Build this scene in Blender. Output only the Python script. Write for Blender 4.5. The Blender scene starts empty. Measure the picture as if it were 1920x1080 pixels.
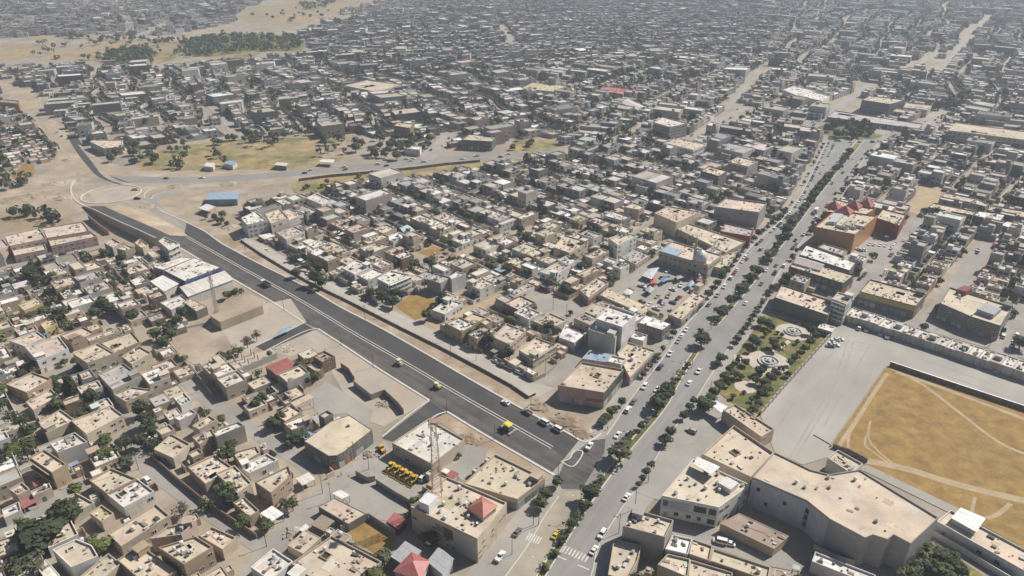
import bpy, bmesh, math, random
from mathutils import Vector, Matrix
from mathutils.geometry import tessellate_polygon
R = math.radians
scn = bpy.context.scene
COL = scn.collection

# ------------------------------------------------------------------ camera, world, sun, exposure
CAM_H, FOC, PITCH = 190.0, 1360.0, 27.0
cam_d = bpy.data.cameras.new('camera'); cam = bpy.data.objects.new('camera', cam_d); COL.objects.link(cam)
cam.location = (0, 0, CAM_H); cam.rotation_euler = (R(90 - PITCH), 0, 0)
cam_d.sensor_width = 36; cam_d.lens = FOC / 1920 * 36
cam_d.clip_start = 1; cam_d.clip_end = 20000
scn.camera = cam
SUN_AZ = (0.88, 0.47); SUN_EL = 45
world = bpy.data.worlds.new('World'); scn.world = world; world.use_nodes = True
wn = world.node_tree.nodes; wl = world.node_tree.links
sky = wn.new('ShaderNodeTexSky'); sky.sky_type = 'NISHITA'; sky.sun_disc = False
sky.sun_elevation = R(SUN_EL); sky.sun_rotation = math.atan2(SUN_AZ[0], SUN_AZ[1])
sky.altitude = 600; sky.dust_density = 2.0; sky.air_density = 1.0
wn['Background'].inputs[1].default_value = 0.05
wl.new(sky.outputs[0], wn['Background'].inputs[0])
sd = bpy.data.lights.new('sun', 'SUN'); sd.energy = 5.0; sd.angle = R(0.5); sd.color = (1, .94, .85)
so = bpy.data.objects.new('sun', sd); COL.objects.link(so); so.location = (300, 200, 600)
sv = Vector((SUN_AZ[0] * math.cos(R(SUN_EL)), SUN_AZ[1] * math.cos(R(SUN_EL)), math.sin(R(SUN_EL)))).normalized()
so.rotation_euler = (-sv).to_track_quat('-Z', 'Y').to_euler()
scn.view_settings.view_transform = 'Standard'; scn.view_settings.look = 'None'
scn.view_settings.exposure = 0.08; scn.view_settings.gamma = 1; scn.view_settings.use_curve_mapping = False
HAZE_DENSITY = 0.00019
cy = scn.cycles
try:
    cy.use_denoising = True; cy.denoiser = 'OPENIMAGEDENOISE'
except Exception: pass
cy.max_bounces = 5; cy.diffuse_bounces = 1; cy.glossy_bounces = 2; cy.transmission_bounces = 2
cy.volume_bounces = 1; cy.transparent_max_bounces = 4

# ------------------------------------------------------------------ helpers
CT, ST = math.cos(R(PITCH)), math.sin(R(PITCH))
def G(u, v, z=0.0):
    """photo pixel (1920 x 1080) -> the place on the level z, in metres"""
    xc = (u - 960) / FOC; yc = (540 - v) / FOC
    s = (CAM_H - z) / (ST - yc * CT)
    return Vector((xc * s, (CT + yc * ST) * s))
def P(x, y, z=0):
    """metres -> photo pixel"""
    d = y * CT + (CAM_H - z) * ST
    return 960 + FOC * x / d, 540 - FOC * (y * ST - (CAM_H - z) * CT) / d
def pts(s, z=0.0):
    return [G(*map(float, p.split(',')), z) for p in s.split()]
def area2(p):
    return sum(p[i][0] * p[(i + 1) % len(p)][1] - p[(i + 1) % len(p)][0] * p[i][1] for i in range(len(p)))
def ccw(p):
    return list(p) if area2(p) > 0 else list(reversed(p))
def inside(p, poly):
    x, y = p[0], p[1]; c = False; j = len(poly) - 1
    for i in range(len(poly)):
        xi, yi = poly[i][0], poly[i][1]; xj, yj = poly[j][0], poly[j][1]
        if (yi > y) != (yj > y) and x < (xj - xi) * (y - yi) / (yj - yi) + xi: c = not c
        j = i
    return c
def seg_dist(p, a, b):
    ax, ay = a[0], a[1]; dx, dy = b[0] - ax, b[1] - ay
    L = dx * dx + dy * dy
    t = 0 if L == 0 else max(0, min(1, ((p[0] - ax) * dx + (p[1] - ay) * dy) / L))
    return math.hypot(p[0] - ax - dx * t, p[1] - ay - dy * t)
def inset(poly, t):
    n = len(poly); out = []
    for i in range(n):
        a, b, c = Vector(poly[i - 1]), Vector(poly[i]), Vector(poly[(i + 1) % n])
        e1 = (b - a).normalized(); e2 = (c - b).normalized()
        n1 = Vector((-e1.y, e1.x)); n2 = Vector((-e2.y, e2.x))
        m = n1 + n2; d = max(0.35, 1 + n1.dot(n2))
        out.append(b + m * (t / d))
    return out
def centroid(p):
    return Vector((sum(q[0] for q in p) / len(p), sum(q[1] for q in p) / len(p)))
def strip(line, w, w2=None):
    """polygon of width w round a polyline of metre points"""
    L, Rr = [], []
    n = len(line)
    for i in range(n):
        a = line[max(0, i - 1)]; b = line[min(n - 1, i + 1)]
        d = (Vector(b) - Vector(a)).normalized(); q = Vector((-d.y, d.x))
        ww = w if w2 is None else w + (w2 - w) * i / (n - 1)
        L.append(Vector(line[i]) + q * ww / 2); Rr.append(Vector(line[i]) - q * ww / 2)
    return L + Rr[::-1]
def smooth(line, k=6):
    out = []; n = len(line)
    for i in range(n - 1):
        p0, p1, p2, p3 = line[max(0, i - 1)], line[i], line[i + 1], line[min(n - 1, i + 2)]
        for j in range(k):
            t = j / k
            out.append(0.5 * (2 * p1 + (p2 - p0) * t + (2 * p0 - 5 * p1 + 4 * p2 - p3) * t * t + (3 * p1 - p0 - 3 * p2 + p3) * t ** 3))
    out.append(line[-1]); return out
def along(line, step, start=0.0):
    """(point, unit direction) every step metres"""
    out = []; acc = start
    for i in range(len(line) - 1):
        a, b = Vector(line[i]), Vector(line[i + 1]); L = (b - a).length
        if L < 1e-6: continue
        d = (b - a) / L
        while acc <= L:
            out.append((a + d * acc, d)); acc += step
        acc -= L
    return out

class MB:
    def __init__(self): self.v = []; self.f = []; self.m = []; self.c = []
    def face(self, vs, m=0, c=None):
        k = len(self.v); self.v += [tuple(p) for p in vs]; self.f.append(tuple(range(k, k + len(vs)))); self.m.append(m); self.c.append(c)
    def box(self, x, y, z, sx, sy, sz, a=0.0, m=0, c=None, bottom=False, taper=1.0):
        ca, sa = math.cos(a), math.sin(a); k = len(self.v)
        for dz, t in ((0, 1.0), (sz, taper)):
            for dx, dy in ((-1, -1), (1, -1), (1, 1), (-1, 1)):
                px, py = dx * sx / 2 * t, dy * sy / 2 * t
                self.v.append((x + px * ca - py * sa, y + px * sa + py * ca, z + dz))
        fs = [(4, 5, 6, 7), (0, 1, 5, 4), (1, 2, 6, 5), (2, 3, 7, 6), (3, 0, 4, 7)]
        if bottom: fs.append((3, 2, 1, 0))
        for f in fs: self.f.append(tuple(k + i for i in f)); self.m.append(m); self.c.append(c)
    def prism(self, poly, z0, z1, m=0, c=None, top=True, mt=None):
        n = len(poly); k = len(self.v)
        self.v += [(p[0], p[1], z0) for p in poly] + [(p[0], p[1], z1) for p in poly]
        for i in range(n):
            j = (i + 1) % n; self.f.append((k + i, k + j, k + n + j, k + n + i)); self.m.append(m); self.c.append(c)
        if top: self.f.append(tuple(range(k + n, k + 2 * n))); self.m.append(m if mt is None else mt); self.c.append(c)
    def tube(self, a, b, r0, r1, n=6, m=0, c=None, cap=True):
        a, b = Vector(a), Vector(b); d = (b - a)
        if d.length < 1e-6: return
        q = d.to_track_quat('Z', 'Y'); k = len(self.v)
        for p, r in ((a, r0), (b, r1)):
            for i in range(n):
                w = 2 * math.pi * i / n; self.v.append(tuple(p + q @ Vector((r * math.cos(w), r * math.sin(w), 0))))
        for i in range(n):
            j = (i + 1) % n; self.f.append((k + i, k + j, k + n + j, k + n + i)); self.m.append(m); self.c.append(c)
        if cap:
            self.f.append(tuple(range(k + n, k + 2 * n))); self.m.append(m); self.c.append(c)
            self.f.append(tuple(range(k + n - 1, k - 1, -1))); self.m.append(m); self.c.append(c)
    def lathe(self, x, y, prof, n=16, m=0, c=None):
        k = len(self.v)
        for r, z in prof:
            for i in range(n):
                w = 2 * math.pi * i / n; self.v.append((x + r * math.cos(w), y + r * math.sin(w), z))
        for s in range(len(prof) - 1):
            for i in range(n):
                j = (i + 1) % n
                self.f.append((k + s * n + i, k + s * n + j, k + (s + 1) * n + j, k + (s + 1) * n + i)); self.m.append(m); self.c.append(c)
    def mesh(self, name, mats, origin=(0, 0, 0)):
        me = bpy.data.meshes.new(name)
        ox, oy, oz = origin
        me.from_pydata([(a - ox, b - oy, c - oz) for a, b, c in self.v] if any(origin) else self.v, [], self.f)
        for m in (mats if isinstance(mats, (list, tuple)) else [mats]): me.materials.append(m)
        if any(self.m): me.polygons.foreach_set('material_index', self.m)
        if any(c is not None for c in self.c):
            at = me.color_attributes.new('Col', 'FLOAT_COLOR', 'CORNER'); buf = []
            for f, c in zip(self.f, self.c):
                c = c or (.4, .4, .4)
                buf += [c[0], c[1], c[2], 1.0] * len(f)
            at.data.foreach_set('color', buf)
        return me
def link(name, me, parent=None, loc=None, color=None, rz=None):
    o = bpy.data.objects.new(name, me); COL.objects.link(o)
    if parent is not None: o.parent = parent
    if loc is not None: o.location = loc
    if rz is not None: o.rotation_euler = (0, 0, rz)
    if color is not None: o.color = (color[0], color[1], color[2], 1)
    return o
def root(name, label, cat, loc=(0, 0, 0), rz=0.0, group=None):
    o = bpy.data.objects.new(name, None); COL.objects.link(o)
    o.empty_display_size = .5
    o.location = loc; o.rotation_euler = (0, 0, rz); tag(o, label, cat, group); o['kind'] = 'thing'; return o
def tag(o, label, cat, group=None):
    o['label'] = label; o['category'] = cat
    if group: o['group'] = group
def copy_tree(src, loc, rz, label, group=None, color=None):
    r = src.copy(); COL.objects.link(r); r.location = loc; r.rotation_euler = (0, 0, rz); r['label'] = label
    if group: r['group'] = group
    for ch in list(src.children):
        c = ch.copy(); COL.objects.link(c); c.parent = r
        if color is not None and ch.name.split('.')[0] == 'body': c.color = (*color, 1)
        for g in list(ch.children):
            d = g.copy(); COL.objects.link(d); d.parent = c
    return r
def sheet(name, poly, z, mat, kind='structure', color=None):
    """flat ground sheet from metre points"""
    poly = ccw([p for i, p in enumerate(poly) if (Vector((p[0], p[1])) - Vector((poly[i - 1][0], poly[i - 1][1]))).length > .02])
    vs = [(p[0], p[1], z) for p in poly]
    tri = tessellate_polygon([[Vector((p[0], p[1], 0)) for p in poly]])
    fs = []
    for t in tri:
        a = (vs[t[1]][0] - vs[t[0]][0]) * (vs[t[2]][1] - vs[t[0]][1]) - (vs[t[2]][0] - vs[t[0]][0]) * (vs[t[1]][1] - vs[t[0]][1])
        fs.append(t if a > 0 else t[::-1])
    me = bpy.data.meshes.new(name); me.from_pydata(vs, [], fs); me.materials.append(mat)
    o = link(name, me, color=color); o['kind'] = kind; return o

# ------------------------------------------------------------------ materials
MATS = {}
def mat(name, base=None, rough=.85, src=None, n1=(0.12, .25), n2=None, streak=None, tint=None, spec=.3, bump=0.0, wave=None):
    """procedural surface. src: 'object' (the object's colour) / 'attr' (per-face colour) / None (base).
    n1 = (scale, amount) of broad tone noise; n2 = (scale, lo, hi, colour) blotches of a second colour"""
    m = bpy.data.materials.new(name); m.use_nodes = True; nt = m.node_tree; N = nt.nodes; L = nt.links
    b = N['Principled BSDF']; b.inputs['Roughness'].default_value = rough
    try: b.inputs['Specular IOR Level'].default_value = spec
    except Exception: pass
    if src == 'object': o = N.new('ShaderNodeObjectInfo').outputs['Color']
    elif src == 'attr':
        a = N.new('ShaderNodeVertexColor'); a.layer_name = 'Col'; o = a.outputs['Color']
    else:
        a = N.new('ShaderNodeRGB'); a.outputs[0].default_value = (*base, 1); o = a.outputs[0]
    geo = N.new('ShaderNodeNewGeometry'); pos = geo.outputs['Position']
    def noise(scale, detail=4, vec=pos, rgh=.6):
        t = N.new('ShaderNodeTexNoise'); t.inputs['Scale'].default_value = scale; t.inputs['Detail'].default_value = detail
        t.inputs['Roughness'].default_value = rgh; L.new(vec, t.inputs['Vector']); return t.outputs[0]
    def ramp(f, a, bb):
        r = N.new('ShaderNodeMapRange'); r.inputs[1].default_value = a; r.inputs[2].default_value = bb
        L.new(f, r.inputs[0]); return r.outputs[0]
    def mix(f, a, c, mode='MIX'):
        x = N.new('ShaderNodeMix'); x.data_type = 'RGBA'; x.blend_type = mode
        if isinstance(f, float): x.inputs[0].default_value = f
        else: L.new(f, x.inputs[0])
        L.new(a, x.inputs[6])
        if isinstance(c, tuple): x.inputs[7].default_value = (*c, 1)
        else: L.new(c, x.inputs[7])
        return x.outputs[2]
    if n2:
        for (sc, lo, hi, colr) in (n2 if isinstance(n2, list) else [n2]):
            o = mix(ramp(noise(sc), lo, hi), o, colr)
    if streak:
        mp = N.new('ShaderNodeMapping'); mp.vector_type = 'TEXTURE'; mp.inputs['Rotation'].default_value = (0, 0, streak.get('rot', 0)); mp.inputs['Scale'].default_value = [1 / q for q in streak['scale']]
        L.new(pos, mp.inputs[0]); s = noise(1.0, 3, mp.outputs[0])
        o = mix(ramp(s, streak['lo'], streak['hi']), o, streak['col'])
    hs = N.new('ShaderNodeHueSaturation')
    v = N.new('ShaderNodeMapRange'); v.inputs[1].default_value = .3; v.inputs[2].default_value = .7
    v.inputs[3].default_value = 1 - n1[1]; v.inputs[4].default_value = 1 + n1[1]
    L.new(noise(n1[0], 6), v.inputs[0]); L.new(v.outputs[0], hs.inputs['Value']); L.new(o, hs.inputs['Color'])
    o = hs.outputs[0]
    L.new(o, b.inputs['Base Color'])
    if bump:
        bp = N.new('ShaderNodeBump'); bp.inputs['Strength'].default_value = bump; bp.inputs['Distance'].default_value = .2
        L.new(noise(1.5, 8), bp.inputs['Height']); L.new(bp.outputs[0], b.inputs['Normal'])
    MATS[name] = m; return m
A_DIR = R(137.5); B_DIR = R(48.5)
def mk_mats():
    mat('ground', (.35, .30, .24), n1=(.03, .22), n2=[(.012, .45, .7, (.42, .35, .27)), (.2, .55, .75, (.26, .23, .195)), (.9, .6, .75, (.2, .18, .15))])
    mat('pale_street', (.47, .435, .385), n1=(.06, .14), n2=[(.05, .5, .75, (.40, .37, .33)), (.4, .6, .8, (.33, .31, .28))])
    mat('dirt', (.41, .33, .24), n1=(.05, .22), n2=[(.012, .45, .65, (.36, .30, .235)), (.035, .52, .7, (.50, .43, .34)), (.15, .56, .78, (.30, .24, .18))], bump=.5)
    mat('dirt_brown', (.36, .27, .19), n1=(.1, .3), n2=[(.06, .45, .65, (.44, .37, .29)), (.4, .55, .75, (.22, .16, .11))], bump=.6)
    mat('pale_lot', (.44, .39, .33), n1=(.06, .16), n2=[(.03, .5, .72, (.40, .31, .23)), (.3, .6, .8, (.30, .27, .24))])
    mat('concrete', (.37, .345, .31), n1=(.05, .14), n2=[(.03, .5, .75, (.31, .295, .275)), (.25, .6, .8, (.28, .26, .24))])
    mat('yard_gravel', (.385, .36, .325), n1=(.02, .16), n2=(.018, .45, .7, (.33, .315, .30)),
        streak=dict(rot=B_DIR, scale=(.012, .07, 1), lo=.45, hi=.75, col=(.44, .41, .37)))
    mat('road_old', (.275, .265, .25), n1=(.05, .12), n2=[(.02, .5, .75, (.32, .31, .295)), (.5, .62, .8, (.22, .215, .21))],
        streak=dict(rot=R(57), scale=(.006, .28, 1), lo=.5, hi=.75, col=(.33, .32, .305)))
    mat('lane_grey', (.325, .305, .28), n1=(.06, .14), n2=[(.03, .5, .72, (.38, .35, .31)), (.4, .6, .8, (.25, .24, .23))])
    mat('road_new', (.072, .070, .072), n1=(.08, .15), n2=(.03, .5, .75, (.085, .08, .078)),
        streak=dict(rot=A_DIR, scale=(.008, .35, 1), lo=.5, hi=.8, col=(.11, .105, .10)))
    mat('road_prepared', (.092, .087, .085), n1=(.1, .22), n2=(.05, .45, .7, (.12, .11, .105)),
        streak=dict(rot=A_DIR, scale=(.008, .45, 1), lo=.45, hi=.72, col=(.155, .142, .133)))
    mat('sandy_asphalt', (.37, .325, .265), n1=(.08, .16), n2=[(.04, .48, .7, (.42, .36, .28)), (.3, .58, .8, (.28, .25, .22))])
    mat('kerb', (.60, .57, .53), n1=(.4, .12))
    mat('road_paint', (.62, .60, .55), n1=(1.2, .3))
    mat('dry_grass', (.31, .195, .062), bump=.5, n1=(.16, .3), n2=[(.03, .5, .75, (.28, .19, .065)), (.35, .5, .75, (.24, .17, .065)), (.9, .58, .75, (.40, .30, .14)), (.014, .6, .85, (.35, .24, .10))])
    mat('bank_grass', (.36, .28, .15), n1=(.08, .3), n2=[(.025, .42, .6, (.19, .19, .08)), (.04, .52, .66, (.40, .27, .11)), (.015, .5, .7, (.36, .29, .2)), (.3, .55, .8, (.16, .15, .07))], bump=.5)
    mat('path_dirt', (.43, .335, .215), n1=(.2, .18))
    mat('lawn', (.13, .14, .045), n1=(.2, .35), n2=[(.08, .45, .65, (.26, .21, .08)), (.5, .55, .8, (.07, .085, .03))], bump=.4)
    mat('weeds', (.17, .17, .05), n1=(.3, .4), n2=(.1, .45, .65, (.30, .24, .09)), bump=.5)
    mat('plaza', (.55, .48, .40), n1=(.3, .12))
    mat('hill', (.36, .285, .19), n1=(.02, .28), n2=[(.008, .45, .6, (.43, .32, .18)), (.02, .5, .62, (.26, .22, .14)), (.06, .55, .72, (.20, .18, .10))], bump=.4)
    rst = dict(scale=(1.2, 1.2, .12), lo=.58, hi=.95, col=(.24, .21, .18))
    mat('plaster', src='object', n1=(.15, .16), streak=rst, rough=.9)
    mat('plaster_far', src='attr', n1=(.12, .18), rough=.9)
    mat('roof_screed', src='object', n1=(.09, .2), n2=[(.10, .5, .72, (.60, .54, .45)), (.28, .56, .8, (.40, .345, .285)), (.9, .62, .78, (.30, .26, .22))], rough=.95, bump=.1)
    mat('roof_far', src='attr', n1=(.09, .22), n2=[(.12, .55, .8, (.28, .26, .24)), (.5, .58, .78, (.22, .205, .19))], rough=.95)
    mat('sheet_metal', src='object', n1=(.6, .12), rough=.5, spec=.4, streak=dict(rot=A_DIR, scale=(.05, 2.2, .05), lo=.5, hi=.75, col=(.30, .25, .22)))
    mat('painted', src='object', n1=(.8, .06), rough=.4, spec=.5)
    mat('paint_far', src='attr', n1=(.8, .05), rough=.4, spec=.5)
    mat('window_pane', (.035, .042, .05), rough=.12, spec=.6, n1=(.3, .2))
    mat('window_frame', (.5, .47, .43), rough=.6, n1=(.8, .1))
    mat('opening', (.05, .045, .04), rough=.9, n1=(.5, .2))
    mat('door_metal', src='object', rough=.5, n1=(.7, .15))
    mat('tank_white', (.66, .65, .63), rough=.45, n1=(.8, .1))
    mat('machine_grey', (.28, .28, .28), rough=.6, n1=(.6, .2))
    mat('steel', (.33, .32, .31), rough=.5, n1=(.7, .15), spec=.5)
    mat('rust_steel', (.36, .25, .20), rough=.7, n1=(.7, .3))
    mat('stone_dark', (.16, .14, .12), n1=(.4, .35), n2=(.8, .5, .65, (.26, .23, .20)), bump=.8)
    mat('stone_light', (.40, .35, .29), n1=(.4, .2), n2=(.5, .5, .7, (.30, .26, .22)), bump=.4)
    mat('stained_white', (.55, .52, .47), n1=(.12, .15), n2=(.2, .52, .72, (.36, .31, .25)),
        streak=dict(scale=(.9, .9, .06), lo=.48, hi=.7, col=(.27, .25, .19)))
    mat('tyre', (.022, .022, .022), rough=.9, n1=(1, .1))
    mat('bark', (.12, .09, .065), n1=(1.5, .3))
    mat('leaf', src='object', n1=(.5, .35), rough=.8, spec=.15)
    mat('leaf_far', src='attr', n1=(.25, .35), rough=.8, spec=.15)
    mat('rubble', (.40, .34, .28), n1=(.5, .3), n2=(.8, .5, .7, (.55, .52, .48)), bump=.8)
    mat('tarp', src='object', n1=(.7, .25), rough=.6)
    mat('water', (.34, .37, .38), rough=.1, spec=.6, n1=(.4, .1))
mk_mats()
M = MATS
# ------------------------------------------------------------------ ground, roads, lots, kerbs
EXCL = []          # ground polygons on which the house filling may not build: (polygon, bbox)
def excl(poly):
    poly = [Vector((p[0], p[1])) for p in poly]
    EXCL.append((poly, min(p.x for p in poly), max(p.x for p in poly), min(p.y for p in poly), max(p.y for p in poly)))
def blocked(p, ex=None):
    for poly, x0, x1, y0, y1 in (ex or EXCL):
        if x0 <= p[0] <= x1 and y0 <= p[1] <= y1 and inside(p, poly): return True
    return False
sheet('ground', [(-2900, -150), (2900, -150), (2900, 4300), (-2900, 4300)], 0, M['ground'])
Z = [0.0]
def lay(name, poly, m, kind='structure', keep=True, dz=.0015):
    Z[0] += dz
    if isinstance(poly, str): poly = pts(poly)
    if keep: excl(poly)
    return sheet(name, poly, Z[0], M[m], kind)
def road(name, line, w, m, w2=None, keep=True, grow=.4, dz=.0015):
    line = smooth(pts(line)) if isinstance(line, str) else line
    if keep: excl(strip(line, w + grow, None if w2 is None else w2 + grow))
    Z[0] += dz
    return sheet(name, strip(line, w, w2), Z[0], M[m])
def kerb(line, w=.5, h=.16, m='kerb', name='kerb', px=True):
    line = smooth(pts(line), 4) if px else line
    b = MB(); L = len(line); sp = strip(line, w); h += Z[0]
    for i in range(L - 1):
        b.prism([sp[i], sp[i + 1], sp[2 * L - 2 - i], sp[2 * L - 1 - i]][::-1], 0, h)
    o = link(name, b.mesh(name, M[m])); o['kind'] = 'structure'; return o

# far open land first (lowest sheets)
lay('hillside', '0,84 60,82 100,88 180,80 260,78 330,76 350,96 330,112 250,116 160,114 80,108 0,116', 'hill')
lay('hillside', '140,74 170,64 215,68 240,76 190,79', 'hill'); lay('hillside', '60,70 85,66 110,72 80,78', 'hill')
lay('hillside', '470,12 560,0 640,-8 760,-12 700,10 640,22 560,48 480,48 440,30', 'hill')
lay('ochre_field', '385,104 420,98 490,99 470,110 400,114', 'bank_grass')
lay('ochre_field', '286,98 330,88 330,110 295,120', 'bank_grass')
lay('wood_floor', '196,102 260,92 290,96 285,122 200,122', 'weeds')
lay('wood_floor', '345,78 420,62 540,66 575,80 565,97 480,96 390,108 340,104', 'weeds')
# bare land round the unfinished roundabout
lay('dirt', '-60,352 40,342 100,318 112,285 80,240 35,195 12,165 60,165 120,250 190,300 260,322 420,322 540,318 548,338 470,352 455,395 450,440 470,462 400,470 352,440 300,452 250,430 170,392 60,425 -60,440', 'dirt')
lay('bank_grass', '262,292 330,276 430,262 560,258 655,262 652,296 600,312 520,318 262,320', 'bank_grass')
lay('bank_grass', '545,345 640,328 800,312 940,296 1000,300 900,318 780,332 680,342 600,362 550,362', 'bank_grass')
lay('bank_grass', '955,288 965,262 1040,262 1050,282', 'bank_grass')
lay('dry_grass', '20,330 45,306 64,308 64,330 30,338', 'dry_grass')
lay('scrub', '-40,400 60,395 130,402 140,420 60,430 -40,440', 'hill')
lay('bank', '585,268 655,264 650,292 600,298', 'dirt_brown')
# main streets
XR = smooth(pts('170,338 230,336 300,338 380,337 460,333 540,326 620,319 700,312 830,299 960,292 1060,286'))
road('cross_road', XR, 16, 'road_old')
road('dirt_road', '-40,140 20,168 50,195 90,235 130,270 160,305 185,335', 17, 'dirt', 17, grow=4)
road('hill_road', '133,252 150,280 172,308 195,330 235,345', 8, 'road_new')
road('approach_road', '420,352 350,356 300,366 283,380 300,398 330,414 372,434', 9, 'lane_grey')
RNB = G(209, 364)
lay('roundabout_island', [RNB + Vector((math.cos(i * math.pi / 16), math.sin(i * math.pi / 16))) * 20 for i in range(32)], 'pale_lot')
for w_, l_ in ((4, '150,270 175,300 200,330 240,345 300,348'), (3, '20,180 70,225 105,265 140,310 150,345 175,380'), (3, '0,350 60,352 120,352 160,350'), (2.5, '180,385 220,382 262,376 300,392 340,425'), (3, '60,330 110,322 150,318'), (2.5, '0,390 60,380 120,376 150,378')): road('dirt_track', l_, w_, 'sandy_asphalt', keep=False)
ring = [RNB + Vector((math.cos(i * math.pi / 16), math.sin(i * math.pi / 16))) * 21 for i in range(33)]
kerb(ring, 1.1, .35, px=False)
kerb('160,388 138,372 133,352 140,338', 1.2, .3)
kerb('270,372 274,360 300,352 380,342', .6, .2); kerb('283,374 290,366 310,360', .6, .2)
# new road
LOW1 = '338,465 400,502 467,541 520,572 570,605'; LOW2 = '597,617 640,645 700,685 750,717 805,751'; LOW3 = '838,772 900,810 960,845 1043,893'
MED = '345,441 420,484 488,522 560,562 667,627 745,672 823,718 890,757 960,797 1035,840'
UPK = '300,395 330,408 360,422 387,436 413,455 440,470 487,495 577,540 640,577 723,620 893,718 960,756 1000,778 1057,808 1088,826'
low = pts('330,460 400,502 467,541 520,572 570,605 597,617 640,645 700,685 750,717 805,751 838,772 900,810 960,845 1043,893')
med = pts(MED); up = pts('350,418 387,436 413,455 440,470 487,495 577,540 640,577 723,620 893,718 960,756 1000,778 1057,808 1090,827')
lay('dirt_verge', pts('372,420 440,448 487,474 577,526 640,556 723,598 893,687 960,722 1040,770 1125,800') + up[::-1], 'dirt_brown')
lay('new_road', med + [G(1052, 917), G(1088, 918), G(1097, 907), G(1133, 850), G(1135, 823), G(1120, 812), G(1108, 826)] + up[::-1] , 'road_new')
lay('prepared_road', low + [G(1052, 905), G(1060, 862)] + med[::-1], 'road_prepared')
lay('side_street', '480,650 497,659 590,618 566,604', 'road_new')
lay('side_street', '716,822 738,829 838,773 806,752', 'road_new')
for k in (LOW1, LOW2, LOW3): kerb(k, 1.0, .18)
kerb(UPK, .9, .18)
kerb('571,605 525,628 480,648', .6, .17); kerb('597,617 570,622 500,657', .6, .17)
kerb('805,751 770,775 717,819', .6, .17); kerb('838,772 820,778 808,786', .7, .17)
kerb('1088,826 1098,829 1112,824 1128,813', .9, .2)
ml = smooth(med, 5); mL = strip(ml, 1.5)[:len(ml)]; mR = strip(ml, 1.5)[len(ml):][::-1]
kerb(mL, .4, .2, px=False); kerb(mR, .4, .2, px=False)
lay('median_fill', strip(ml, 1.1), 'road_prepared', keep=False, dz=.004)
kerb('1052,866 1068,860 1077,846 1093,849 1075,875 1052,866', .5, .2)
lay('island_fill', '1056,867 1070,860 1079,849 1090,850 1074,872', 'concrete', keep=False, dz=.004)
# frontage street, side lanes of the middle quarter
FR = pts('440,441 470,460 520,485 590,523 640,549 700,580 757,611 830,648 900,686 960,718 1005,744')
lay('frontage_street', pts('455,440 500,462 560,498 640,540 745,586 817,622 920,674 992,716 1040,728 1010,745') + FR[::-1], 'pale_street')
lay('corner_street', '1005,712 1075,664 1110,642 1128,650 1085,682 1040,728', 'lane_grey')
road('lane', '735,466 770,482 800,498 812,510', 6, 'lane_grey'); road('lane', '810,500 870,475 960,440 1010,425', 6, 'path_dirt')
road('lane', '808,612 850,594 910,570 960,548', 6.5, 'path_dirt')
road('market_street', '1128,568 1160,545 1195,520 1240,487', 9, 'lane_grey'); road('lane', '1185,445 1215,425 1240,405', 7, 'lane_grey')
lay('school_yard', '985,562 1025,548 1098,578 1070,604 1010,590', 'concrete')
lay('grass_lot', '742,575 775,550 815,562 805,592 778,600', 'dry_grass'); lay('grass_lot', '783,473 812,462 835,470 812,485', 'dry_grass')
lay('parking_yard', '1150,556 1196,520 1252,492 1312,516 1262,592 1230,592', 'concrete')
lay('walled_yard', '1242,452 1256,442 1302,460 1288,470', 'concrete')
# lanes of the lower left quarter
road('lane', '590,886 555,858 500,822 440,785 395,752 352,716', 7, 'lane_grey')
road('lane', '488,1022 440,990 380,952 320,908 285,882 262,862 255,835 262,800 236,760', 6.5, 'lane_grey')
road('quarter_street', '455,1100 505,1040 545,992 590,945 640,905 690,862 722,836', 9, 'lane_grey')
road('lane', '-20,1008 60,962 110,930 155,905', 7, 'lane_grey'); road('lane', '95,712 150,692 190,690', 9, 'lane_grey')
road('school_street', '-20,515 60,493 120,480 190,464', 8, 'lane_grey')
road('lane', '200,640 215,612 190,592', 5, 'lane_grey')
lay('bare_yard', '400,598 428,585 545,560 575,604 480,650 455,676 380,690 338,668', 'pale_lot')
lay('bare_yard', '410,600 330,645 338,668 375,690 440,660', 'dirt')
lay('rubble_lot', '500,657 590,620 640,650 700,690 802,752 720,800 690,790 640,730 600,660 545,668 520,665', 'pale_lot')
lay('concrete_yard', '570,745 612,715 660,745 700,770 690,805 650,775 600,780', 'concrete')
lay('machine_yard', '675,862 720,826 745,860 800,905 770,945 700,905', 'concrete')
lay('concrete_yard', '640,925 668,900 705,905 770,950 760,985 700,972 655,948', 'concrete')
lay('grass_lot', '648,1002 690,976 742,1012 722,1050', 'dry_grass')
lay('dirt_verge', '812,785 838,776 960,852 1040,896 1010,930 930,870 870,822', 'dirt_brown')
lay('concrete_yard', '840,880 862,862 872,832 915,842 905,875 868,902', 'concrete')
# boulevard
BL_L = smooth(pts('870,1180 925,1110 985,1030 1030,955 1085,885 1137,817 1187,743 1243,672 1282,615 1322,572 1356,533 1405,467 1470,408 1502,365 1530,310 1553,262'))
MR = pts('965,1180 1020,1085 1093,967 1167,863 1247,767 1277,712 1337,622 1372,580 1408,537 1447,488 1470,455 1508,405 1543,357 1590,300 1622,262')
ML = pts('948,1180 1004,1085 1080,963 1154,863 1233,764 1265,710 1326,620 1360,578 1397,535 1437,486 1460,453 1498,403 1533,355 1580,298 1608,262')
BL_R = smooth(pts('1068,1180 1108,1080 1123,1023 1168,950 1207,897 1260,810 1300,755 1330,708 1366,654 1428,564 1467,502 1530,418 1567,370 1597,330 1630,287 1660,255'))
pave_l = pts('800,1180 862,1092 900,1045 945,990 1000,925 1050,870 1130,770 1178,708 1240,630 1336,524 1392,460 1456,404 1490,362 1520,308 1545,262')
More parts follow.
